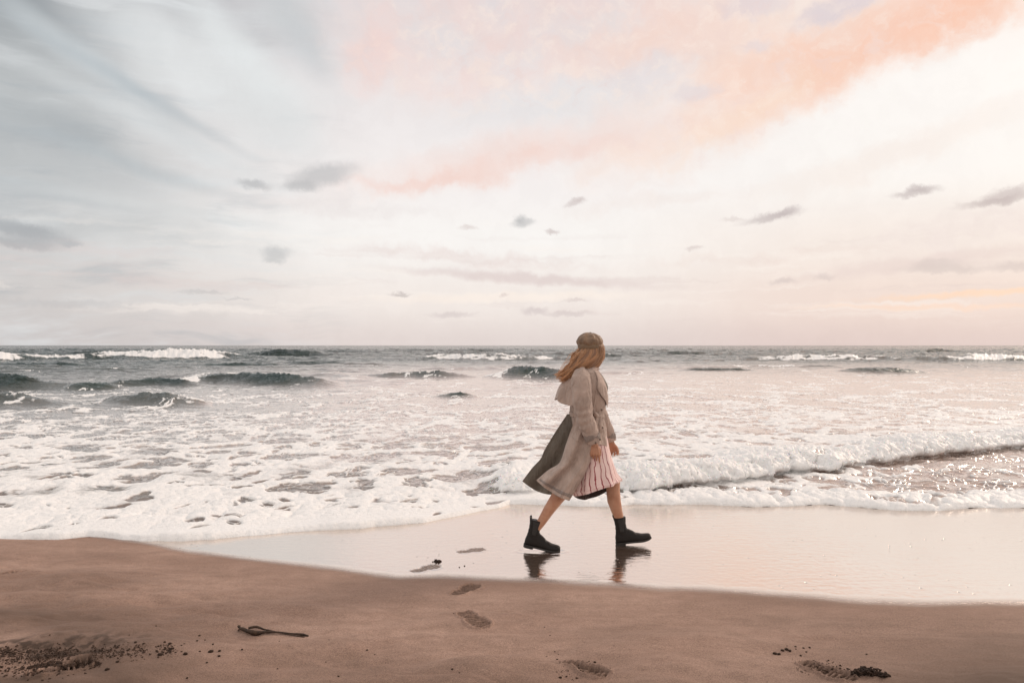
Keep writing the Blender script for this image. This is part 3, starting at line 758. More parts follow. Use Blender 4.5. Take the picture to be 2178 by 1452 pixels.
ellipsoid(P(1249, 922, 0), .112, .150, .12); ellipsoid(P(1250, 885, 0), .088, .118, .12); ellipsoid(P(1251, 838, 0), .100, .145, .15)
ellipsoid(P(1262, 838, -.06), .065, .06, .06); ellipsoid(P(1262, 838, .06), .065, .06, .06)
chain([row(1243, 803, -.14, .048), row(1248, 798, 0, .055), row(1250, 803, .14, .048)])
chain([row(1249, 795, 0, .055), row(1253, 782, 0, .048), row(1257, 765, .008, .046)])
HC = P(1257, 743, 0.0)
yaw = R(48); fd = Vector((math.cos(yaw), math.sin(yaw), 0)); sdv = Vector((-math.sin(yaw), math.cos(yaw), 0)); up = Vector((0, 0, 1))
ellipsoid(HC, .094, .076, .098, yaw)
ellipsoid(HC+fd*.030-up*.048, .062, .058, .064, yaw)
ellipsoid(HC+fd*.058-up*.090, .026, .024, .020, yaw)
capsule(HC+fd*.090-up*.005, HC+fd*.108-up*.036, .008, .011)
capsule(HC+fd*.094-up*.046-sdv*.010, HC+fd*.094-up*.046+sdv*.010, .011, .011)
capsule(HC+fd*.086-up*.064-sdv*.016, HC+fd*.086-up*.064+sdv*.016, .0085, .0085)
capsule(HC+fd*.084-up*.073-sdv*.013, HC+fd*.084-up*.073+sdv*.013, .009, .009)
capsule(HC+fd*.080+up*.014-sdv*.036, HC+fd*.080+up*.014+sdv*.036, .012, .012)
for s_ in (-1, 1):
    ellipsoid(HC+fd*.068-up*.035+sdv*.034*s_, .022, .02, .02, yaw)
    ellipsoid(HC-fd*.005-up*.020+sdv*.077*s_, .018, .008, .030, yaw)
# legs
LEGF = [row(1250, 935, .080, .088), row(1278, 985, .085, .074), row(1303, 1026, .088, .058), row(1304, 1042, .088, .053), row(1306, 1064, .090, .053), row(1312, 1086, .090, .043), row(1318.5, 1106, .090, .034)]
for x, z_, r_ in ((.048, .12, .031), (.050, .055, .026), (.15, .040, .020), (.22, .030, .016)):
    q = boot_frame(*BFRONT) @ Vector((x, 0, z_)); LEGF.append((q.x, q.y, q.z, r_))
LEGR = [row(1247, 935, -.080, .088), row(1234, 985, -.085, .074), row(1217, 1022, -.088, .059), row(1207, 1034, -.088, .054), row(1187, 1056, -.090, .053), row(1168, 1083, -.090, .043), row(1152.5, 1108, -.090, .034)]
for x, z_, r_ in ((.048, .12, .031), (.050, .055, .026), (.15, .040, .020), (.22, .030, .016)):
    q = boot_frame(*BREAR) @ Vector((x, 0, z_)); LEGR.append((q.x, q.y, q.z, r_))
chain(LEGF); chain(LEGR)
# arms
chain([row(1238, 806, -.160, .046), row(1242, 888, -.232, .038), row(1256, 920, -.228, .034), row(1264, 944, -.216, .024)])
chain([row(1250, 806, .160, .046), row(1277, 885, .225, .038), row(1292, 918, .215, .034), row(1300, 941, .205, .024)])
def hand(wrist, d, fwd, pal, curl, lens=(.070, .078, .072, .058), palm=.082, spread=1.0):
    """d: direction of the hand, fwd: towards the thumb side, pal: the way the palm faces"""
    d = Vector(d).normalized(); pal = (Vector(pal)-d*Vector(pal).dot(d)).normalized(); fwd = Vector(fwd); fwd = (fwd-d*fwd.dot(d)-pal*fwd.dot(pal)).normalized()
    offs = (.0300, .0100, -.0100, -.0285)
    k = []
    for i in range(4):
        kn = wrist + d*(palm-(0, -.003, 0, .007)[i]) + fwd*offs[i]
        capsule(wrist+d*.008+fwd*offs[i]*.55, kn, .0125, .0105)
        # three joints per finger, each bending further towards the palm
        p = kn; ang = 0
        for q, (fr, bend) in enumerate(((.46, curl[i]*.9), (.30, curl[i]*1.2), (.24, curl[i]*.8))):
            ang += bend
            dd = d*math.cos(ang)+pal*math.sin(ang) + fwd*(offs[i]*spread*1.2)
            pn = p+dd.normalized()*lens[i]*fr
            capsule(p, pn, .0079-.0007*q, .0074-.0007*q); p = pn
        k.append(p)
    b = wrist+d*.018+fwd*.018+pal*.006
    m1 = b+(d*.7+fwd*.55+pal*.35).normalized()*.036
    m2 = m1+(d*.9+fwd*.2+pal*.35).normalized()*.028
    m3 = m2+(d*.95-fwd*.05+pal*.35).normalized()*.022
    capsule(b, m1, .0135, .0105); capsule(m1, m2, .0102, .0092); capsule(m2, m3, .009, .0072)
hand(P(1264, 944, -.216), (.06, 0, -1), (1, 0, 0), (0, 1, 0), (.12, .38, .55, .68), lens=(.066, .070, .064, .052), palm=.076)
hand(P(1300, 941, .205), (.22, -.05, -1), (1, 0, 0), (-.3, -1, 0), (.55, .65, .7, .75), lens=(.060, .066, .060, .050), palm=.066)

def fuse(name, V, Fc, mat, parent, voxel, smooth_it, smooth_f=.5):
    tmp = new_mesh_obj('tmp_'+name, V, Fc)
    md = tmp.modifiers.new('r', 'REMESH'); md.mode = 'VOXEL'; md.voxel_size = voxel; md.use_smooth_shade = True
    ms = tmp.modifiers.new('s', 'SMOOTH'); ms.factor = smooth_f; ms.iterations = smooth_it
    dg = bpy.context.evaluated_depsgraph_get()
    me = bpy.data.meshes.new_from_object(tmp.evaluated_get(dg))
    me.name = name
    old = tmp.data; bpy.data.objects.remove(tmp); bpy.data.meshes.remove(old)
    me.materials.clear(); me.materials.append(mat)
    me.polygons.foreach_set('use_smooth', np.ones(len(me.polygons), bool))
    o = bpy.data.objects.new(name, me); COL.objects.link(o); o.parent = parent
    return o
body = fuse('body', BV, BF, m_skin, person, .0033, 2)
for s_ in (-1, 1):
    BV, BF = [], []
    ellipsoid(HC+fd*.083-up*.008+sdv*.030*s_, .010, .012, .009, yaw, 16, 10)
    new_mesh_obj('eye', BV, BF, m_eye, person)

def sheet(name, G, mat, parent=person, thick=.004, mats2=None, offset=0.0, turn=False):
    """G: array rows x cols x 3"""
    G = np.asarray(G, float)
    if turn: G = G[:, ::-1]
    nr, nc = G.shape[:2]
    o = new_mesh_obj(name, G.reshape(-1, 3), grid_faces(nr, nc), [mat] if mats2 is None else [mat, mats2], parent)
    md = o.modifiers.new('thickness', 'SOLIDIFY'); md.thickness = thick; md.offset = offset
    if mats2 is not None: md.material_offset = 1
    return o
def poly_at(pts, t):
    p = np.asarray(pts, float); k = len(p)
    return crom(p, 201)[np.clip((np.asarray(t)*200).round().astype(int), 0, 200)]
def bridge(Lp, Rp, nv=60, nu=60, mid=None):
    """rows run from the left edge curve to the right edge curve; points are (px, py, dy)"""
    Lc = crom(Lp, nv); Rc = crom(Rp, nv); G = np.zeros((nv, nu, 3))
    for i in range(nv):
        v = i/(nv-1)
        for j in range(nu):
            u = j/(nu-1)
            q = Lc[i]*(1-u)+Rc[i]*u
            if mid: q = q + np.array(mid(u, v))
            G[i, j] = P(*q)
    return G

# ---- coat bodice and short front skirt
def torso_disp(v, t, p, py):
    front_side = math.cos(t)
    d = .004*p3(p.x*7, p.y*7, p.z*5, 1)+.0025*p3(p.x*20, p.y*20, p.z*9, 2)
    g = math.exp(-((py-880)/20.)**2)
    d += .0048*g*math.sin(t*19+2*p3(p.x*3, p.y*3, p.z*4, 3))*(1 if py < 876 or py > 886 else .2)
    if py > 886: d += .006*math.sin(t*9+1)*min(1, (py-886)/50.)
    return d
TORSO = [(777, 1255, 13, .060, 0), (783, 1251, 18, .100, 0), (789, 1249, 25, .155, 0), (800, 1249, 31, .178, 0), (820, 1251.5, 37, .185, 0), (840, 1252, 39.5, .178, 0), (860, 1251, 37.5, .158, 0), (872, 1249, 36, .145, 0), (880, 1248, 34, .138, 0), (888, 1249, 34, .145, 0), (905, 1252.5, 36, .172, 0), (925, 1254, 36, .190, 0), (942, 1255, 36.5, .200, 0)]
V, n_, nc_ = hloft(TORSO, 80, 120, 2.25, torso_disp)
for i, p in enumerate(V):                    # hem drops towards the back and lifts at the far side
    k = i//nc_
    if k > n_*0.7: p.z += 0.012*(k/n_-.7)/.3*math.sin(p.x*28)
coat = new_mesh_obj('coat', V, flip(tube_faces(n_, nc_, False, False)), [m_coat, m_lining], person)
md = coat.modifiers.new('thickness', 'SOLIDIFY'); md.thickness = .006; md.offset = -1; md.material_offset = 1

def torso_surface(px, py, off, side=-1):
    """point on the near side of the bodice under photo position px,py"""
    a = np.array(TORSO, float)
    cx, hw, hd = [np.interp(py, a[:, 0], a[:, i]) for i in (1, 2, 3)]
    u = np.clip((px-cx)/hw, -.999, .999)
    y = side*hd*(1-abs(u)**2.25)**(1/2.25)
    nx, ny = u/hw*hd, side*(1-abs(u))
    L_ = math.hypot(nx*.0+u, ny)
    return P(px, py, 0)*1.0 + Vector((off*u*.9, y+side*off*(1-abs(u)*.6), 0))
def surf_patch(name, Lp, Rp, off, nv=30, nu=10, mat=m_coat, parent=coat, thick=.004, side=-1, curl=None):
    Lc = crom(Lp, nv); Rc = crom(Rp, nv); G = np.zeros((nv, nu, 3))
    for i in range(nv):
        for j in range(nu):
            u = j/(nu-1); q = Lc[i]*(1-u)+Rc[i]*u
            o_f = off + (curl(u, i/(nv-1)) if curl else 0)
            G[i, j] = torso_surface(q[0], q[1], o_f, side)
    return sheet(name, G, mat, parent, thick)
# storm flap, lapel, collar
surf_patch('storm_flap', [(1248, 788), (1250, 810), (1250, 840), (1250, 860), (1250, 878)], [(1262, 787), (1273, 815), (1279, 842), (1283, 862), (1281, 878)], .006, 30, 16)
surf_patch('lapel', [(1258, 786), (1263.5, 803), (1263.5, 824), (1271, 838), (1281, 852), (1286.5, 866)], [(1268, 789), (1276, 802), (1282, 820), (1286, 836), (1289, 852), (1288.5, 866)], .012, 34, 12, curl=lambda u, v: .010*(1-u)*math.sin(v*3.14))
Gc = bridge([(1266, 786, .03), (1273, 798, .0), (1279, 811, -.04), (1283, 822, -.06), (1287, 835, -.05)], [(1268, 784, .07), (1278, 795, .05), (1285.5, 806, .03), (1292.5, 822, .01), (1290, 838, -.02)], 30, 10)
sheet('far_lapel', Gc, m_lining, coat, .005)
# turned collar round the neck
Gr = np.zeros((12, 60, 3))
for i in range(12):
    v = i/11
    for j in range(60):
        th = R(-150)+R(300)*j/59
        rx = .052+.030*v+.012*v*v; ry = .055+.045*v+.02*v*v
        c0 = P(1256-5*v, 774+13*v, 0)
        Gr[i, j] = c0+Vector((-rx*math.cos(th), ry*math.sin(th), -.010*v*math.cos(th)))
sheet('collar', Gr, m_coat, coat, .006)
# cape flap over the back, lifted by the wind
Gk = np.zeros((40, 90, 3))
for i in range(40):
    v = i/39
    for j in range(90):
        ph = R(-90)+R(180)*j/89
        cs = max(0, math.cos(ph)); bulge = 9*math.sin(math.pi*v)*cs
        x = (1246-24*math.cos(ph))*(1-v) + (1247-63*cs**1.15-3*math.cos(ph))*v - bulge
        yv = math.sin(ph)*(.150*(1-v)+.200*v) + .012*math.sin(ph*9+1)*v*v
        py = 786+v*(92-30*cs) + 2.5*math.sin(ph*7)*v*v
        Gk[i, j] = P(x, py, 0)*1.0
        Gk[i, j, 1] = yv
        Gk[i, j, 0] += .010*math.cos(ph*8+.6)*v*v + .004*p3(yv*8, v*3, 0, 6)
sheet('cape_flap', Gk, m_coat, coat, .005, m_stitch)
# belt, knot and hanging ends
V, n_, nc_ = hloft([(875.5, 1247.5, 35.0, .146, 0), (877, 1247.6, 36.8, .153, 0), (881, 1248, 37.0, .154, 0), (885, 1248.3, 36.8, .153, 0), (886.5, 1248.4, 35.0, .146, 0)], 9, 100, 2.25, lambda v, t, p, py: .001*math.sin(t*21))
for p in V: p.z += -.010*(p.x)/.12*.5
belt = new_mesh_obj('belt', V, tube_faces(n_, nc_, False, False), m_coat, coat)
V, n_, nc_ = pathloft([row(1262, 881, -.160, .006), row(1265, 880, -.168, .016), row(1269, 884, -.168, .017), row(1272, 888, -.158, .007)], 12, 20, None, Vector((0, 1, 0)), .7)
new_mesh_obj('belt_knot', V, tube_faces(n_, nc_), m_coat, belt)
for (a, b, dd) in ((1266, 1268, -.176), (1273, 1276, -.160)):
    G_ = bridge([(a, 885, dd), (a+1, 900, dd-.02), (b, 921, dd-.03)], [(a+6, 885, dd+.003), (a+7, 900, dd-.016), (b+6, 919, dd-.022)], 20, 6, lambda u, v: (.6*math.sin(v*7), 0, .006*math.sin(v*8)))
    sheet('belt_end', G_, m_coat, belt, .004)
# sleeves
def sl_disp(seed):
    def f(v, th, c0):
        d = .0060*p3(math.cos(th)*1.5+v*3, math.sin(th)*1.5, v*8, seed)+.0030*p3(math.cos(th)*3+v*6, math.sin(th)*3, v*9, seed+1)
        d += .0055*math.exp(-((v-.64)/.17)**2)*math.sin(v*70+2.2*math.cos(th+.5)+3*p3(v*4, th*.2, 0, seed))*max(0, math.cos(th*1.0+2.4)*.5+.5)
        d += .004*math.exp(-((v-.12)/.1)**2)*math.sin(th*5+v*20)
        return d
    return f
NEAR = [row(1242, 789, -.105, .022), row(1238, 795, -.145, .054), row(1236, 808, -.178, .072), row(1237.5, 835, -.205, .074), row(1239.5, 862, -.222, .069), row(1243, 888, -.232, .064), row(1252, 908, -.230, .062), row(1259, 926, -.224, .056), row(1264.5, 940, -.217, .048)]
V, n_, nc_ = pathloft(NEAR, 90, 56, sl_disp(10))
sv = new_mesh_obj('sleeve', V, tube_faces(n_, nc_, True, False), [m_coat, m_lining], coat)
md = sv.modifiers.new('thickness', 'SOLIDIFY'); md.thickness = .006; md.offset = -1; md.material_offset = 1
FAR = [row(1250, 789, .105, .022), row(1251, 795, .145, .054), row(1254, 812, .178, .070), row(1262, 840, .200, .068), row(1271, 866, .216, .062), row(1279, 888, .222, .058), row(1289, 910, .214, .052), row(1296, 928, .208, .046), row(1300, 939, .205, .042)]
V, n_, nc_ = pathloft(FAR, 70, 44, sl_disp(12))
sv2 = new_mesh_obj('sleeve', V, tube_faces(n_, nc_, True, False), [m_coat, m_lining], coat)
md = sv2.modifiers.new('thickness', 'SOLIDIFY'); md.thickness = .006; md.offset = -1; md.material_offset = 1
# cuffs and cuff straps, shoulder strap
for sleeve_, rr, c1, c2 in ((sv, .057, (1259.5, 927, -.224), (1264.5, 940, -.217)), (sv2, .048, (1296, 928, .208), (1300, 939, .205))):
    a = P(*c1); b = P(*c2)
    V, n_, nc_ = pathloft([(a.x, a.y, a.z, rr-.003), (a.x*.95+b.x*.05, a.y, a.z*.95+b.z*.05, rr+.002), ((a.x+b.x)/2, (a.y+b.y)/2, (a.z+b.z)/2, rr-.001), (b.x, b.y, b.z, rr-.006)], 14, 44)
    new_mesh_obj('cuff', V, tube_faces(n_, nc_, False, False), m_coat, sleeve_)
    q1 = a*.85+b*.15; q0 = a*1.10-b*.10
    V, n_, nc_ = pathloft([(q0.x, q0.y, q0.z, rr+.003), (q0.x, q0.y, q0.z-.003, rr+.006), (q1.x, q1.y, q1.z+.003, rr+.005), (q1.x, q1.y, q1.z, rr+.002)], 10, 44)
    new_mesh_obj('cuff_strap', V, tube_faces(n_, nc_, False, False), m_stitch, sleeve_)
Ge = np.zeros((8, 14, 3))
for i in range(8):
    for j in range(14):
        u = j/13
        p = P(1247-9*u-3+6*i/7, 783.5+9*u*u, 0); p.y = -.085-.085*u; p.z += .002
        Ge[i, j] = p
sheet('shoulder_strap', Ge, m_stitch, coat, .006)
V, n_, nc_ = pathloft([row(1243, 793, -.112, .004), row(1247.5, 806, -.150, .004), row(1250, 825, -.166, .004), row(1249, 846, -.160, .004)], 24, 8, None, Vector((0, 1, 0)))
new_mesh_obj('armhole_seam', V, tube_faces(n_, nc_), m_stitch, coat)
for px, py, dy in ((1268, 925, -.276), (1259, 932, -.279), (1275, 868, -.150), (1277, 905, -.150)):
    BV.clear(); BF.clear()
    ellipsoid(P(px, py, 0)*1.0+Vector((0, dy, 0)), .0085, .004, .0085, 0, 14, 8)
    new_mesh_obj('button', list(BV), list(BF), m_btn, coat)
# long near panel of the coat, blown back
def mid_near(u, v):
    s = math.sin(math.pi*u)
    fold = math.sin(u*10.5+3.0*v+.6)*.036*v + math.sin(u*23+v*6)*.010*v + .010*p3(u*5, v*3, 0, 44)*v
    return (1.4*math.sin(u*9+v*4)*v*s, 6*s*v**6, -.075*s*(.25+.75*v) + fold)
G_ = bridge([(1221, 878, -.13), (1221, 896, -.15), (1213, 920, -.155), (1204, 946, -.15), (1191, 983, -.125), (1166, 1000, -.10), (1141, 1021.5, -.075)],
            [(1277, 878, -.13), (1277, 900, -.165), (1270, 930, -.185), (1258, 962, -.20), (1254, 984, -.205), (1238.5, 1018, -.20), (1211, 1064.5, -.185)], 90, 90, mid_near)
near = sheet('coat_panel', G_, m_coat, coat, .006, m_lining, 0, True)
# hem seam and pocket welt on it
Gh = G_[int(90*.935):int(90*.945)+2, 2:-2].copy(); Gh[..., 1] -= .0052
sheet('hem_seam', Gh, m_stitch, near, .002)
def on_panel(px, py):
    """nearest grid point of the near panel under a photo position"""
    tgt = P(px, py, -.2)
    d = (G_[..., 0]-tgt.x)**2+(G_[..., 2]-tgt.z)**2
    i, j = np.unravel_index(np.argmin(d), d.shape); return G_[i, j]
Lw = [(1232, 908), (1225, 919), (1218, 931)]; Rw = [(1239, 914), (1233, 925), (1228.5, 938)]
Gp = np.zeros((12, 6, 3)); Lc = crom(Lw, 12); Rc = crom(Rw, 12)
for i in range(12):
    for j in range(6):
        q = Lc[i]*(1-j/5)+Rc[i]*j/5; pp = P(q[0], q[1], -.19); s_ = on_panel(q[0], q[1]); Gp[i, j] = (pp.x, s_[1]-.010, pp.z)
sheet('pocket_welt', Gp, m_coat, near, .006)
# far panel, its dark lining turned to the viewer
def mid_far(u, v):
    s = math.sin(math.pi*u)
    return (0, 7*s*v**5, .05*s*v + math.sin(u*11+v*3)*.016*v)
G2_ = bridge([(1207, 880, .00), (1196, 896, .03), (1177, 925, .06), (1158, 957, .085), (1150, 975, .095), (1131, 996, .11), (1111, 1023, .12)],
             [(1240, 880, -.10), (1240, 900, -.09), (1232, 930, -.07), (1224, 962, -.05), (1214, 990, -.03), (1204, 1012, -.01), (1176, 1052, .01)], 80, 60, mid_far)
far = sheet('coat_panel', G2_, m_coat, coat, .005, m_lining, 0)
far['label'] = 'far coat panel showing its dark lining'

# ---- striped dress
m_dress, n, o_ = mat_new('dress_stripes')
at = n.n('ShaderNodeAttribute', attribute_name='strip').outputs['Fac']
av = n.n('ShaderNodeAttribute', attribute_name='down').outputs['Fac']
co = n.n('ShaderNodeTexCoord').outputs['Object']
wob = n.math('MULTIPLY', n.math('SUBTRACT', n.noise(n.mapping(co, scale=(1, 1, 1)), 16., 2, .5), .5), .9)
fr = n.math('FRACT', n.math('ADD', n.math('MULTIPLY', at, 26.0), wob))
st_ = n.math('LESS_THAN', fr, .17)
wv = n.noise(co, 300., 2, .6)
dc_ = n.mix(n.rng(n.noise(co, 8., 3), .3, .7), (.78, .56, .53, 1), (.84, .64, .60, 1))
dc_ = n.mix(st_, dc_, (.27, .022, .035, 1))
dc_ = n.mix(n.rng(wv, .4, .7, 0, .25), dc_, (.4, .28, .26, 1))
bp = n.n('ShaderNodeBump', {'Strength': .6, 'Distance': .001, 'Height': wv})
ps = n.n('ShaderNodeBsdfPrincipled', {'Base Color': dc_, 'Roughness': .8, 'Normal': bp.outputs[0], 'Sheen Weight': .2})
n.t.links.new(ps.outputs[0], o_.inputs[0])
rows = crom([(905, 1252, 31, .150), (930, 1258, 33, .170), (960, 1262, 35, .185), (990, 1265, 40, .195), (1010, 1266, 44.5, .20), (1024, 1268, 48.5, .205), (1035, 1270, 50.5, .21)], 70)
V = []; su = []; dn = []
nc_ = 160
for k, (py, cx, hw, hd) in enumerate(rows):
    v = k/69
    for j in range(nc_):
        t = 2*math.pi*j/nc_; c_, s_ = se(t, 2.2)
        fold = 1 + .045*v*math.sin(t*7+3*v) + .03*v*math.sin(t*13+1-4*v) + .03*math.exp(-((v-.90)/.02)**2) - .02*(v > .91)
        # the hem lifts over the forward knee, sags behind it
        drop = v**2.2*(-7.5*c_ - (4 if s_ < 0 else -33)*abs(s_)**1.5) + v**2*4.0*(-c_ if c_ < 0 else -c_*1.0)
        drop += v**2*(6 if c_ < 0 else -4)*abs(c_)
        cc0 = P(cx+hw*c_*fold, py+drop, 0)
        V.append(Vector((cc0.x, hd*s_*fold, cc0.z)))
        su.append(j/nc_); dn.append(v)
fc = tube_faces(70, nc_, True, False)
dress = new_mesh_obj('dress', V, flip(fc), [m_dress, m_dresslin], person)
fattr(dress, 'strip', su); fattr(dress, 'down', dn)
md = dress.modifiers.new('thickness', 'SOLIDIFY'); md.thickness = .004; md.offset = -1; md.material_offset = 1

# ---- boots
def boot(label, origin, pitch, ball=.19):
    """origin: where the pivot (ball or heel) touches the ground"""
    V = []; Fc = []
    secs = crom([(-.004, .022, .052, .014), (.004, .006, .085, .030), (.025, .004, .105, .036), (.06, .004, .115, .0375), (.10, .004, .112, .036), (.135, .004, .092, .038), (.165, .004, .074, .043), (.20, .004, .063, .0455), (.235, .005, .056, .041), (.258, .008, .048, .031), (.270, .014, .036, .015)], 34)
    nc = 28
    for x, z0, z1, w in secs:
        for j in range(nc):
            t = 2*math.pi*j/nc; c_, s_ = se(t, 2.6)
            zc = (z0+z1)/2; hz = (z1-z0)/2
            ww = w*(1-.22*max(0, s_))
            V.append(Vector((x, ww*c_, zc+hz*s_)))
    Fc = [tuple(reversed(f)) for f in tube_faces(34, nc)]
    sh = crom([(.062, .050, .060, .036), (.058, .080, .056, .037), (.052, .110, .048, .0375), (.048, .135, .043, .037), (.047, .160, .0435, .038), (.047, .185, .046, .040), (.047, .208, .0475, .041)], 24)
    o0 = len(V)
    for cx, zz, rx, ry in sh:
        for j in range(nc):
            t = 2*math.pi*j/nc
            V.append(Vector((cx+rx*math.cos(t), ry*math.sin(t), zz)))
    Fc += [tuple(i+o0 for i in f) for f in tube_faces(24, nc)]
    M = Matrix.Translation(origin) @ Matrix.Rotation(pitch, 4, 'Y') @ Matrix.Translation((-ball, 0, 0))
    def bend(p):      # toe rolls up a little past the ball
        p = p.copy()
        if p.x > .19: p.z += (p.x-.19)**2*2.2
        return M @ p
    V2 = []
    for p in V:
        q = p.copy()
        q += Vector((0, 0, .0022*math.sin(p.x*160+p.z*60)*math.exp(-((p.x-.15)/.03)**2)))
        q.x += .0018*math.sin(p.z*190)*math.exp(-((p.z-.125)/.03)**2)
        V2.append(bend(q))
    b = fuse('boot', V2, Fc, m_boot, person, .0032, 3)
    b['label'] = label
    # sole with heel block
    def slab(name, xs, z0, z1, grow, mat):
        V = []; n = 40
        out_ = []
        for i in range(n):
            x = xs[0]+(xs[1]-xs[0])*(0.5-0.5*math.cos(math.pi*i/(n-1)))
            w = np.interp(x, [s[0] for s in secs], [s[3] for s in secs])+grow
            if xs[1] < .2: w *= min(1, ((xs[1]+.004-x)/.02))**.4 if x > xs[1]-.02 else 1
            out_.append((x, w))
        ring = [(x, w) for x, w in out_]+[(x, -w) for x, w in out_[::-1]]
        for zz in (z0, z0+.002, z1-.002, z1):
            k = .96 if zz in (z0, z1) else 1.0
            for x, w in ring: V.append(bend(Vector((x if zz != z1 else x, w*k, zz))))
        f = [tuple(reversed(q)) for q in tube_faces(4, len(ring))]
        return new_mesh_obj(name, V, f, mat, b, smooth=False)
    slab('sole', (-.006, .273), .004, .017, .0035, m_sole)
    slab('heel', (-.005, .070), -.008, .0035, .002, m_sole)
    V, n1, n2 = pathloft([tuple(M @ Vector((x, 0, z)))+(r,) for x, z, r in ((.004, .185, .004), (.001, .205, .0045), (-.004, .224, .0045), (.003, .232, .004), (.008, .215, .004), (.006, .19, .004))], 20, 10, None, Vector((0, 1, 0)), 2.2)
    new_mesh_obj('pull_tab', V, tube_faces(n1, n2), m_boot, b)
    G = np.zeros((12, 8, 3))
    for i in range(12):
        v = i/11
        for j in range(8):
            u = j/7; hwid = .014+.012*v
            x = .050+hwid*(2*u-1); z_ = .10+.10*v
            ry = np.interp(z_, [.08, .135, .185, .21], [.037, .037, .040, .041])
            y_ = -(ry+.0015)*math.sqrt(max(.2, 1-((x-.048)/.05)**2))
            G[i, j] = M @ Vector((x, y_-.0006*math.sin(u*40), z_))
    sheet('elastic_panel', G, m_sole, b, .002)
    return b
bf = boot('front boot landing on its heel', *BFRONT)
br_ = boot('rear boot pushing off with heel raised', *BREAR)
BV, BF = [], []
tp = P(1383, 1143.5, .09)
ellipsoid(tp, .011, .016, .010, 0, 16, 10)
tc_ = new_mesh_obj('toe_cap', BV, BF, m_tip, bf)

# ---- cap
V = []; nr, nc = 44, 96
cc_ = P(1254.5, 727, 0)
for i in range(nr):
    ph = math.pi*(i+.5)/nr
    for j in range(nc):
        th = 2*math.pi*j/nc
        zz = math.cos(ph); rr = math.sin(ph)
        if zz < 0: zz *= .72; rr = rr**.7
        x = rr*math.cos(th)*.102; y = rr*math.sin(th)*.100; z_ = zz*.072
        d = .0045*p3(math.cos(th)*2.2*rr+1, math.sin(th)*2.2*rr, z_*22, 20) + .0028*math.sin(th*9+z_*60+3*p3(x*14, y*14, 0, 21))*rr
        d -= .0028*math.exp(-(((th*8/(2*math.pi)) % 1-.5)/.05)**2)*(zz > -.2)
        k = 1+d/.09
        p = Vector((x*k, y*k, z_*k))
        p = Matrix.Rotation(R(4), 3, 'Y') @ p
        V.append(cc_+p)
cap = new_mesh_obj('cap', V, [tuple(reversed(f)) for f in tube_faces(nr, nc)], m_cap, person)
V, n1, n2 = hloft([(735, 1255, 25.5, .091, 0), (738, 1255, 26.5, .094, 0), (744, 1255, 26.2, .093, 0), (746.5, 1255, 25.2, .090, 0)], 8, 64, 2.1)
for p in V: p.z += -.045*(p.x-cc_.x) + .012
new_mesh_obj('cap_band', V, tube_faces(n1, n2, False, False), m_capband, cap)
Gv = np.zeros((10, 30, 3))
for i in range(10):
    v = i/9
    for j in range(30):
        a = yaw+R(-62)+R(124)*j/29
        rr = .088+.042*v*math.cos((a-yaw)*1.35)
        p = HC+Vector((rr*math.cos(a)-.004, rr*math.sin(a), .030-.022*v))
        Gv[i, j] = p
sheet('visor', Gv, m_capband, cap, .004)
BV, BF = [], []
ellipsoid(cc_+Vector((.004, 0, .071)), .010, .010, .004, 0, 16, 8)
new_mesh_obj('cap_button', BV, BF, m_capband, cap)

# ---- hair: a soft core and many separate locks drifting back
m_hair, n, o_ = mat_new('hair_auburn')
ra = n.n('ShaderNodeAttribute', attribute_name='tone').outputs['Fac']
tn = n.n('ShaderNodeAttribute', attribute_name='tip').outputs['Fac']
hc = n.mix(ra, (.10, .043, .020, 1), (.54, .27, .125, 1))
hc = n.mix(n.math('MULTIPLY', tn, .7), hc, (.80, .42, .20, 1))
ps = n.n('ShaderNodeBsdfPrincipled', {'Base Color': hc, 'Roughness': .38, 'Anisotropic': .5, 'Sheen Weight': .3})
n.t.links.new(ps.outputs[0], o_.inputs[0])
rnd = random.Random(7)
HV, HF, HT, HP = [], [], [], []
def strand(pts, r0, tone, n=16, tipw=.25):
    c_ = crom(pts, n); o0 = len(HV)
    for k in range(n):
        t = Vector(c_[min(k+1, n-1)]-c_[max(k-1, 0)]).normalized()
        ref = Vector((0, 1, 0)); a = (ref-t*ref.dot(t)).normalized(); b = t.cross(a)
        v = k/(n-1); r = r0*(1-(1-tipw)*v**2)
        for j in range(4):
            th = math.pi/2*j
            HV.append(Vector(c_[k])+a*math.cos(th)*r+b*math.sin(th)*r); HT.append(tone); HP.append(v)
    for k in range(n-1):
        for j in range(4):
            a = o0+k*4+j; b = o0+k*4+(j+1) % 4
            HF.append((a, b, b+4, a+4))
CP = np.array([tuple(P(px, py, dy)) for px, py, dy in [(1256, 728, 0), (1258, 747, .0), (1249, 763, -.02), (1236, 775, -.045), (1221, 785, -.06), (1207, 794, -.06), (1195, 803, -.05)]])
CR = np.array([.078, .104, .104, .088, .068, .050, .030])
CPs = crom(CP, 61); CRs = np.interp(np.linspace(0, 6, 61), range(7), CR)
def flow(t, ox, oy):
    f = max(0, min(1, t))*60; i = min(59, int(f)); w = f-i
    c_ = Vector(CPs[i]*(1-w)+CPs[i+1]*w); r = CRs[i]*(1-w)+CRs[i+1]*w
    tg = Vector(CPs[min(60, i+2)]-CPs[max(0, i-2)]).normalized()
    a = Vector((0, 1, 0)); a = (a-tg*a.dot(tg)).normalized(); b = tg.cross(a)
    return c_+(b*ox*1.0+a*oy*.95)*r
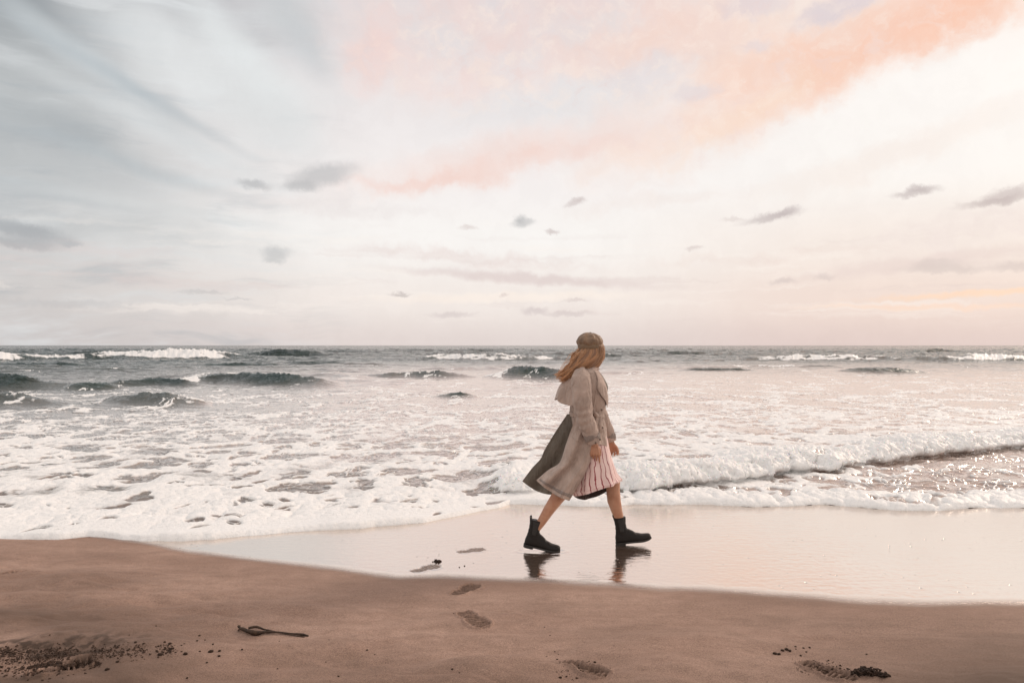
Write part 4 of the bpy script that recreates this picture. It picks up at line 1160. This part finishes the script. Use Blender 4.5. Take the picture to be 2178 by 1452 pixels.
# core
for k in range(2600):
    an = rnd.uniform(0, 2*math.pi); rr = rnd.uniform(.45, 1.0)**.5
    ox, oy = math.cos(an)*rr, math.sin(an)*rr
    L_ = rnd.uniform(.55, 1.0) if k % 5 else rnd.uniform(.95, 1.12)
    # clumping: pull towards one of a few lock centres as it falls
    ca = round(an/(2*math.pi)*15)/15*2*math.pi; cx, cy = math.cos(ca)*rr*.95, math.sin(ca)*rr*.95
    ph = ca*3; am = rnd.uniform(.012, .026)
    pts = []
    for q in range(9):
        t = L_*q/8; m_ = .65*min(1, t*1.6)
        p = flow(t, ox*(1-m_)+cx*m_, oy*(1-m_)+cy*m_)
        if t > 1: p += Vector((-.03, 0, -.012))*((t-1)/.12)
        p += Vector((math.cos(ph), .5*math.sin(ph*2), math.sin(ph)))*am*math.sin(t*11+ph)*min(1, t*2) + Vector((rnd.gauss(0, 1), rnd.gauss(0, 1), rnd.gauss(0, 1)))*.0022*t
        pts.append(tuple(p))
    strand(pts, rnd.uniform(.0010, .0021), min(1, max(0, rnd.gauss(.42, .26)+.55*(-.5+abs(math.cos(ca*2))))))
# loose strands: over the cheek on the right, and flyaways
for k in range(200):
    a = R(rnd.uniform(-35, 42)); r0 = .092
    p0 = HC+Vector((r0*math.cos(a)*.95, r0*math.sin(a)*.9, rnd.uniform(.0, .025)))
    L_ = rnd.uniform(.05, .125); bl = rnd.uniform(-.2, 1)
    pts = [tuple(p0), tuple(p0+Vector((.012, 0, -L_*.3))), tuple(p0+Vector((.014*bl+.004, -.004, -L_*.65))), tuple(p0+Vector((-.012-.012*bl, -.008, -L_)))]
    strand(pts, rnd.uniform(.0009, .0020), rnd.uniform(.4, 1), 12, .15)
for k in range(120):
    t0 = rnd.uniform(.2, .8); an = rnd.uniform(0, 6.28)
    pts = []
    for q in range(6):
        t = t0+(.5*q/5); p = flow(min(1, t), math.cos(an)*(1.05+.12*q), math.sin(an)*1.05)
        if t > 1: p += Vector((-.16, 0, -.02))*(t-1)
        p += Vector((0, 0, .010*math.sin(q*1.7+an)))
        pts.append(tuple(p))
    strand(pts, .0008, rnd.uniform(.6, 1), 14, .15)
hair = new_mesh_obj('hair', HV, HF, m_hair, person)
fattr(hair, 'tone', HT); fattr(hair, 'tip', HP)
V, n1, n2 = pathloft([tuple(CPs[i])+(CRs[i]*(.90 if i < 40 else .8),) for i in (0, 10, 20, 30, 40, 50)], 30, 30)
core = new_mesh_obj('hair_core', V, tube_faces(n1, n2), m_hair, hair)
fattr(core, 'tone', np.full(len(V), .25)); fattr(core, 'tip', np.zeros(len(V)))

# ================================================================== things lying on the sand
def ground_z(x, y):
    """height of the beach at one point"""
    i = int(np.searchsorted(ys, y)); j = int(np.searchsorted(aB, x/max(y, 3)))
    i = min(max(i, 1), len(ys)-1); j = min(max(j, 1), len(aB)-1)
    fy = (y-ys[i-1])/(ys[i]-ys[i-1]); fx = (x/max(y, 3)-aB[j-1])/(aB[j]-aB[j-1])
    a = ZZ[i-1, j-1]*(1-fx)+ZZ[i-1, j]*fx; b = ZZ[i, j-1]*(1-fx)+ZZ[i, j]*fx
    return float(a*(1-fy)+b*fy)
m_wood = simple('wet_driftwood', (.050, .031, .021), .7, 40., .6, .004, 0, .2)
m_weed = simple('dark_seaweed', (.034, .020, .014), .8, 60., .5, .004, 0, .15)
m_clod = simple('dark_wet_pebble', (.050, .030, .021), .8, 80., .45, .004, 0, .15)
# driftwood: a knotted twig with a forked loop tapering to the right
def gp(px, py, h=0.0):
    y = gY(py); x = pxX(px, y)
    for _ in range(3):
        zz = ground_z(x, y); y = F*(CAMH-zz)/(py-HZ); x = pxX(px, y)
    return Vector((x, y, ground_z(x, y)+h))
base_ = gp(580, 1352)
dw = bpy.data.objects.new('driftwood', None); dw.location = base_; COL.objects.link(dw)
dw['label'] = 'dark knotted driftwood twig lying on the dry sand left of the boot prints'
dw['category'] = 'driftwood'
def twig(name, pts, mat, seed, par, n=40, nc=12):
    q = []
    for px, py, h, r in pts:
        p = gp(px, py, h)-base_ if par is dw else gp(px, py, h)
        q.append((p.x, p.y, p.z, r*.78))
    V, a, b = pathloft(q, n, nc, lambda v, th, c0: .30*np.interp(v, np.linspace(0, 1, len(q)), [x[3] for x in q])*p3(v*14+seed, math.cos(th)*1.2, math.sin(th), seed), Vector((0, 0, 1)))
    return new_mesh_obj(name, V, tube_faces(a, b), mat, par)
twig('stem', [(506, 1343, .006, .004), (513, 1341, .012, .010), (527, 1347, .014, .013), (545, 1350, .012, .016), (562, 1347, .010, .009), (590, 1347, .008, .006), (620, 1349, .006, .005), (643, 1351, .006, .008), (656, 1353, .004, .004)], m_wood, 30, dw)
twig('branch', [(528, 1340, .012, .008), (545, 1338, .014, .009), (560, 1341, .010, .006), (585, 1345, .008, .004)], m_wood, 31, dw)
twig('branch', [(595, 1348, .008, .003), (620, 1352, .005, .0035), (648, 1355, .003, .003)], m_wood, 32, dw)
twig('branch', [(515, 1341, .010, .008), (507, 1338, .018, .007), (511, 1335, .014, .004)], m_wood, 33, dw)
# seaweed clumps: crinkled blades heaped together
def clump(px, py, wpx, dpx, cnt, label, seed, hmax=.02):
    r = random.Random(seed); b0 = gp(px, py)
    BV.clear(); BF.clear()
    for k in range(cnt*4):
        x = r.gauss(0, .40)*wpx/2; d_ = r.gauss(0, .45)*dpx/2*(1.2-abs(x)/wpx)
        p = gp(px+x, py+d_, 0)-b0
        rr = r.uniform(.0015, .0058)
        a = p+Vector((0, 0, r.uniform(.0, hmax)*math.exp(-(x/wpx*2.2)**2))); L_ = r.uniform(.004, .016); an = r.uniform(0, 6.28)
        bq = a+Vector((math.cos(an)*L_, math.sin(an)*L_, r.uniform(-.006, .004)))
        capsule(a, bq, rr, rr*.6, 7)
    capsule(gp(px-wpx*.30, py, .002)-b0, gp(px+wpx*.30, py, .002)-b0, .0055, .0045, 9)
    for s_ in (-.25, 0, .25): capsule(gp(px+s_*wpx, py-dpx*.3, .001)-b0, gp(px+s_*wpx, py+dpx*.3, .001)-b0, .004, .004, 7)
    V = [v+Vector((0, 0, .003*p3(v.x*60, v.y*60, v.z*60, 40))) for v in BV]
    o = new_mesh_obj('seaweed', V, list(BF), m_weed, None, smooth=False)
    o.location = b0
    o['label'] = label; o['category'] = 'seaweed'
    return o
clump(1838, 1432, 82, 12, 60, 'dark ragged seaweed clump beside the boot print at the lower right', 3, .022)
clump(1888-8, 1436, 26, 8, 14, 'small dark seaweed scrap at the right end of the ragged clump', 4, .012)
clump(931, 1194, 22, 5, 10, 'small dark seaweed scrap on wet sand by a boot print', 5, .008)

# pebbles: one mesh kind, every stone an object
def pebble_mesh(seed):
    bm = bmesh.new(); bmesh.ops.create_icosphere(bm, subdivisions=3, radius=1.0)
    for v in bm.verts:
        d = 1+.30*p3(v.co.x*1.6+seed, v.co.y*1.6, v.co.z*1.6, 50)+.12*p3(v.co.x*5+seed, v.co.y*5, v.co.z*5, 51)
        v.co = Vector((v.co.x*d, v.co.y*d*.8, v.co.z*d*.6))
    me = bpy.data.meshes.new('pebble'); bm.to_mesh(me); bm.free(); me.materials.append(m_clod)
    me.polygons.foreach_set('use_smooth', np.ones(len(me.polygons), bool)); return me
PM = [pebble_mesh(s*3.7) for s in range(6)]
ORD = 'first second third fourth fifth sixth seventh eighth ninth tenth eleventh twelfth thirteenth fourteenth fifteenth sixteenth seventeenth eighteenth nineteenth twentieth twenty-first twenty-second twenty-third twenty-fourth'.split()
def pebbles(lst, where, group, r):
    lst = sorted(lst)
    for k, (px, py, rp) in enumerate(lst):
        size = 'tiny' if rp < 2.3 else ('small' if rp < 4.2 else 'larger')
        pos = 'leftmost' if k == 0 else ('rightmost' if k == len(lst)-1 else ORD[k]+' from the left')
        pebble(px, py, rp, '%s dark pebble, %s of those %s' % (size, pos, where), group, r)
def pebble(px, py, rpx, label, group, r):
    p = gp(px, py); rad = max(.0020, .85*rpx/F*p.y)
    o = bpy.data.objects.new('pebble', r.choice(PM)); COL.objects.link(o)
    o.location = p+Vector((0, 0, rad*.25)); o.scale = (rad, rad, rad); o.rotation_euler = (0, 0, r.uniform(0, 6.28))
    o['label'] = label; o['category'] = 'pebble'; o['group'] = group
r = random.Random(21)
pebbles([(1648, 1390, 5.5), (1657, 1391, 5), (1664, 1383, 4.5), (1673, 1381, 5.5), (1680, 1384, 4.5), (1692, 1375, 3), (1693, 1380, 2), (1703, 1394, 3.2), (1709, 1378, 3), (1715, 1386, 2.6), (1722, 1377, 3.4), (1736, 1410, 3.2), (1737, 1419, 4.0), (1674, 1373, 1.8), (1762, 1404, 2.6)], 'above the lower right boot print', 'pebbles scattered at the lower right', r)
pebbles([(1185, 1402, 2.6), (1232, 1409, 2.5), (1265, 1408, 3.6), (1180, 1383, 1.8), (1188, 1391, 1.6), (1163, 1395, 1.6), (1192, 1440, 4), (1290, 1432, 2.4), (1170, 1351, 2), (1158, 1333, 1.8), (1302, 1431, 1.8)], 'around the bottom centre boot print', 'pebbles scattered at the bottom centre', r)
pebbles([(448, 1386, 6.5), (394, 1390, 5.5), (467, 1384, 4), (466, 1394, 4), (440, 1408, 3), (424, 1349, 2.8), (419, 1364, 3), (436, 1362, 2.5), (386, 1372, 2.5), (361, 1369, 4.5), (365, 1380, 4), (340, 1391, 6), (288, 1366, 4), (305, 1369, 3), (515, 1384, 3), (453, 1370, 3), (425, 1385, 3), (332, 1331, 2), (106, 1352, 2.4), (228, 1424, 6), (205, 1410, 3), (250, 1405, 4), (275, 1350, 2)], 'edging the lower left debris', 'pebbles scattered at the lower left', r)
pebbles([(781, 1380, 2.6), (797, 1391, 1.8), (594, 1363, 1.8), (708, 1336, 2), (962, 1423, 3.2), (977, 1426, 2), (590, 1422, 2.4), (693, 1407, 1.8), (720, 1438, 3), (398, 1434, 3), (965, 1304, 1.6), (997, 1301, 1.6), (977, 1206, 2), (988, 1203, 2), (1843, 1391, 2.6), (700, 1360, 1.5)], 'lying alone on open sand', 'lone pebbles on open sand', r)
# the dense strip of crumbled weed and grit at the lower left: nobody could count it
BV.clear(); BF.clear()
r = random.Random(5)
def chip(px, py, rad):
    p = gp(px, py); o0 = len(BV)
    pts = [Vector((r.gauss(0, 1), r.gauss(0, 1), r.gauss(0, .5))).normalized()*rad*r.uniform(.7, 1.3) for _ in range(8)]
    bm = bmesh.new()
    for q in pts: bm.verts.new(q)
    res = bmesh.ops.convex_hull(bm, input=bm.verts)
    bm.verts.index_update()
    vs = [v for v in bm.verts]
    ix = {v: i for i, v in enumerate(vs)}
    BV.extend([p+v.co+Vector((0, 0, rad*.2)) for v in vs]); BF.extend([tuple(ix[v]+o0 for v in f.verts) for f in bm.faces])
    bm.free()
for k in range(3600):
    t = r.random()
    px = -40+t*420+r.gauss(0, 10)
    mid_y = np.interp(px, [-40, 60, 150, 250, 380], [1392, 1394, 1390, 1385, 1380])
    sp = np.interp(px, [-40, 100, 250, 380], [10, 9, 8, 7])
    if r.random() > np.interp(px, [-40, 120, 300, 390], [1, .9, .55, .25]): continue
    if perlin(np.array([px/38.]), np.array([mid_y/11.+k % 3*.3]), 77)[0] < -.12 and r.random() < .8: continue
    chip(px, mid_y+r.gauss(0, sp), .0018+.0062*r.random()**3.2)
for k in range(420):
    px = r.uniform(60, 215); py = np.interp(px, [60, 130, 215], [1418, 1410, 1409])+r.gauss(0, 3.2)
    chip(px, py, .003+.007*r.random()**2)
for k in range(240):
    px = r.gauss(60, 60); py = 1425+r.gauss(0, 9)
    chip(px, py, .003+.005*r.random()**2)
debris = new_mesh_obj('beach_debris', BV, BF, m_clod, None, smooth=False)
debris['kind'] = 'stuff'
debris['label'] = 'dark strip of crumbled seaweed and grit on the lower left sand'
debris['category'] = 'debris'
for (px, py, wp, seed, lab) in [(1240, 1424, 70, 60, 'grit along the rim of the bottom centre boot print'), (1750, 1420, 70, 61, 'grit along the rim of the lower right boot print')]:
    BV.clear(); BF.clear(); r = random.Random(seed)
    for k in range(260): chip(px+r.gauss(0, .35)*wp, py+r.gauss(0, 3)+abs(r.gauss(0, 3)), .0016+.005*r.random()**3)
    o = new_mesh_obj('sand_crumbs', BV, BF, m_clod, None, smooth=False); o['kind'] = 'stuff'; o['label'] = 'dark '+lab; o['category'] = 'grit'

# ================================================================== loose spray and froth of the broken wave
rs = np.random.RandomState(4)
m_spray, n, o_ = mat_new('froth')
ps = n.n('ShaderNodeBsdfPrincipled', {'Base Color': (.86, .87, .875, 1), 'Roughness': .35, 'IOR': 1.33, 'Subsurface Weight': .3, 'Subsurface Scale': .02})
n.t.links.new(ps.outputs[0], o_.inputs[0])
bm = bmesh.new(); bmesh.ops.create_icosphere(bm, subdivisions=1, radius=1.0)
iv = np.array([v.co[:] for v in bm.verts]); bm.verts.index_update(); ifc = np.array([[v.index for v in f.verts] for f in bm.faces]); bm.free()
mask = (SEA['bd'] > .0) & (SEA['bd'] < .5) & (SEA['bore'] > .5) & (np.abs(SEA['X'] / SEA['Y']) < .72)
idx = np.argwhere(mask)
pick = idx[rs.choice(len(idx), 5200)]
Vs, Fs = [], []
for q, (i, j) in enumerate(pick):
    x, y_, z_, h_ = SEA['Xm'][i, j], SEA['Ym'][i, j], SEA['z'][i, j], SEA['bh'][i, j]
    big_one = rs.rand() < .12
    rad = rs.uniform(.006, .013) if big_one else rs.uniform(.0015, .004)
    up_ = 0 if big_one else abs(rs.normal(0, .035))*(h_/.18)
    c_ = np.array([x, y_+rs.normal(0, .03), z_+up_])
    st_ = np.array([rad*rs.uniform(.7, 1.5), rad*rs.uniform(.7, 1.3), rad*rs.uniform(.6, 1.3)])
    Vs.append(iv*st_*(1+.25*rs.rand(len(iv), 1))+c_); Fs.append(ifc+q*len(iv))
froth = new_mesh_obj('sea_froth', np.concatenate(Vs), np.concatenate(Fs), m_spray)
froth['kind'] = 'stuff'
froth['label'] = 'white froth and droplets thrown up along the broken wave on the right'
froth['category'] = 'sea foam'
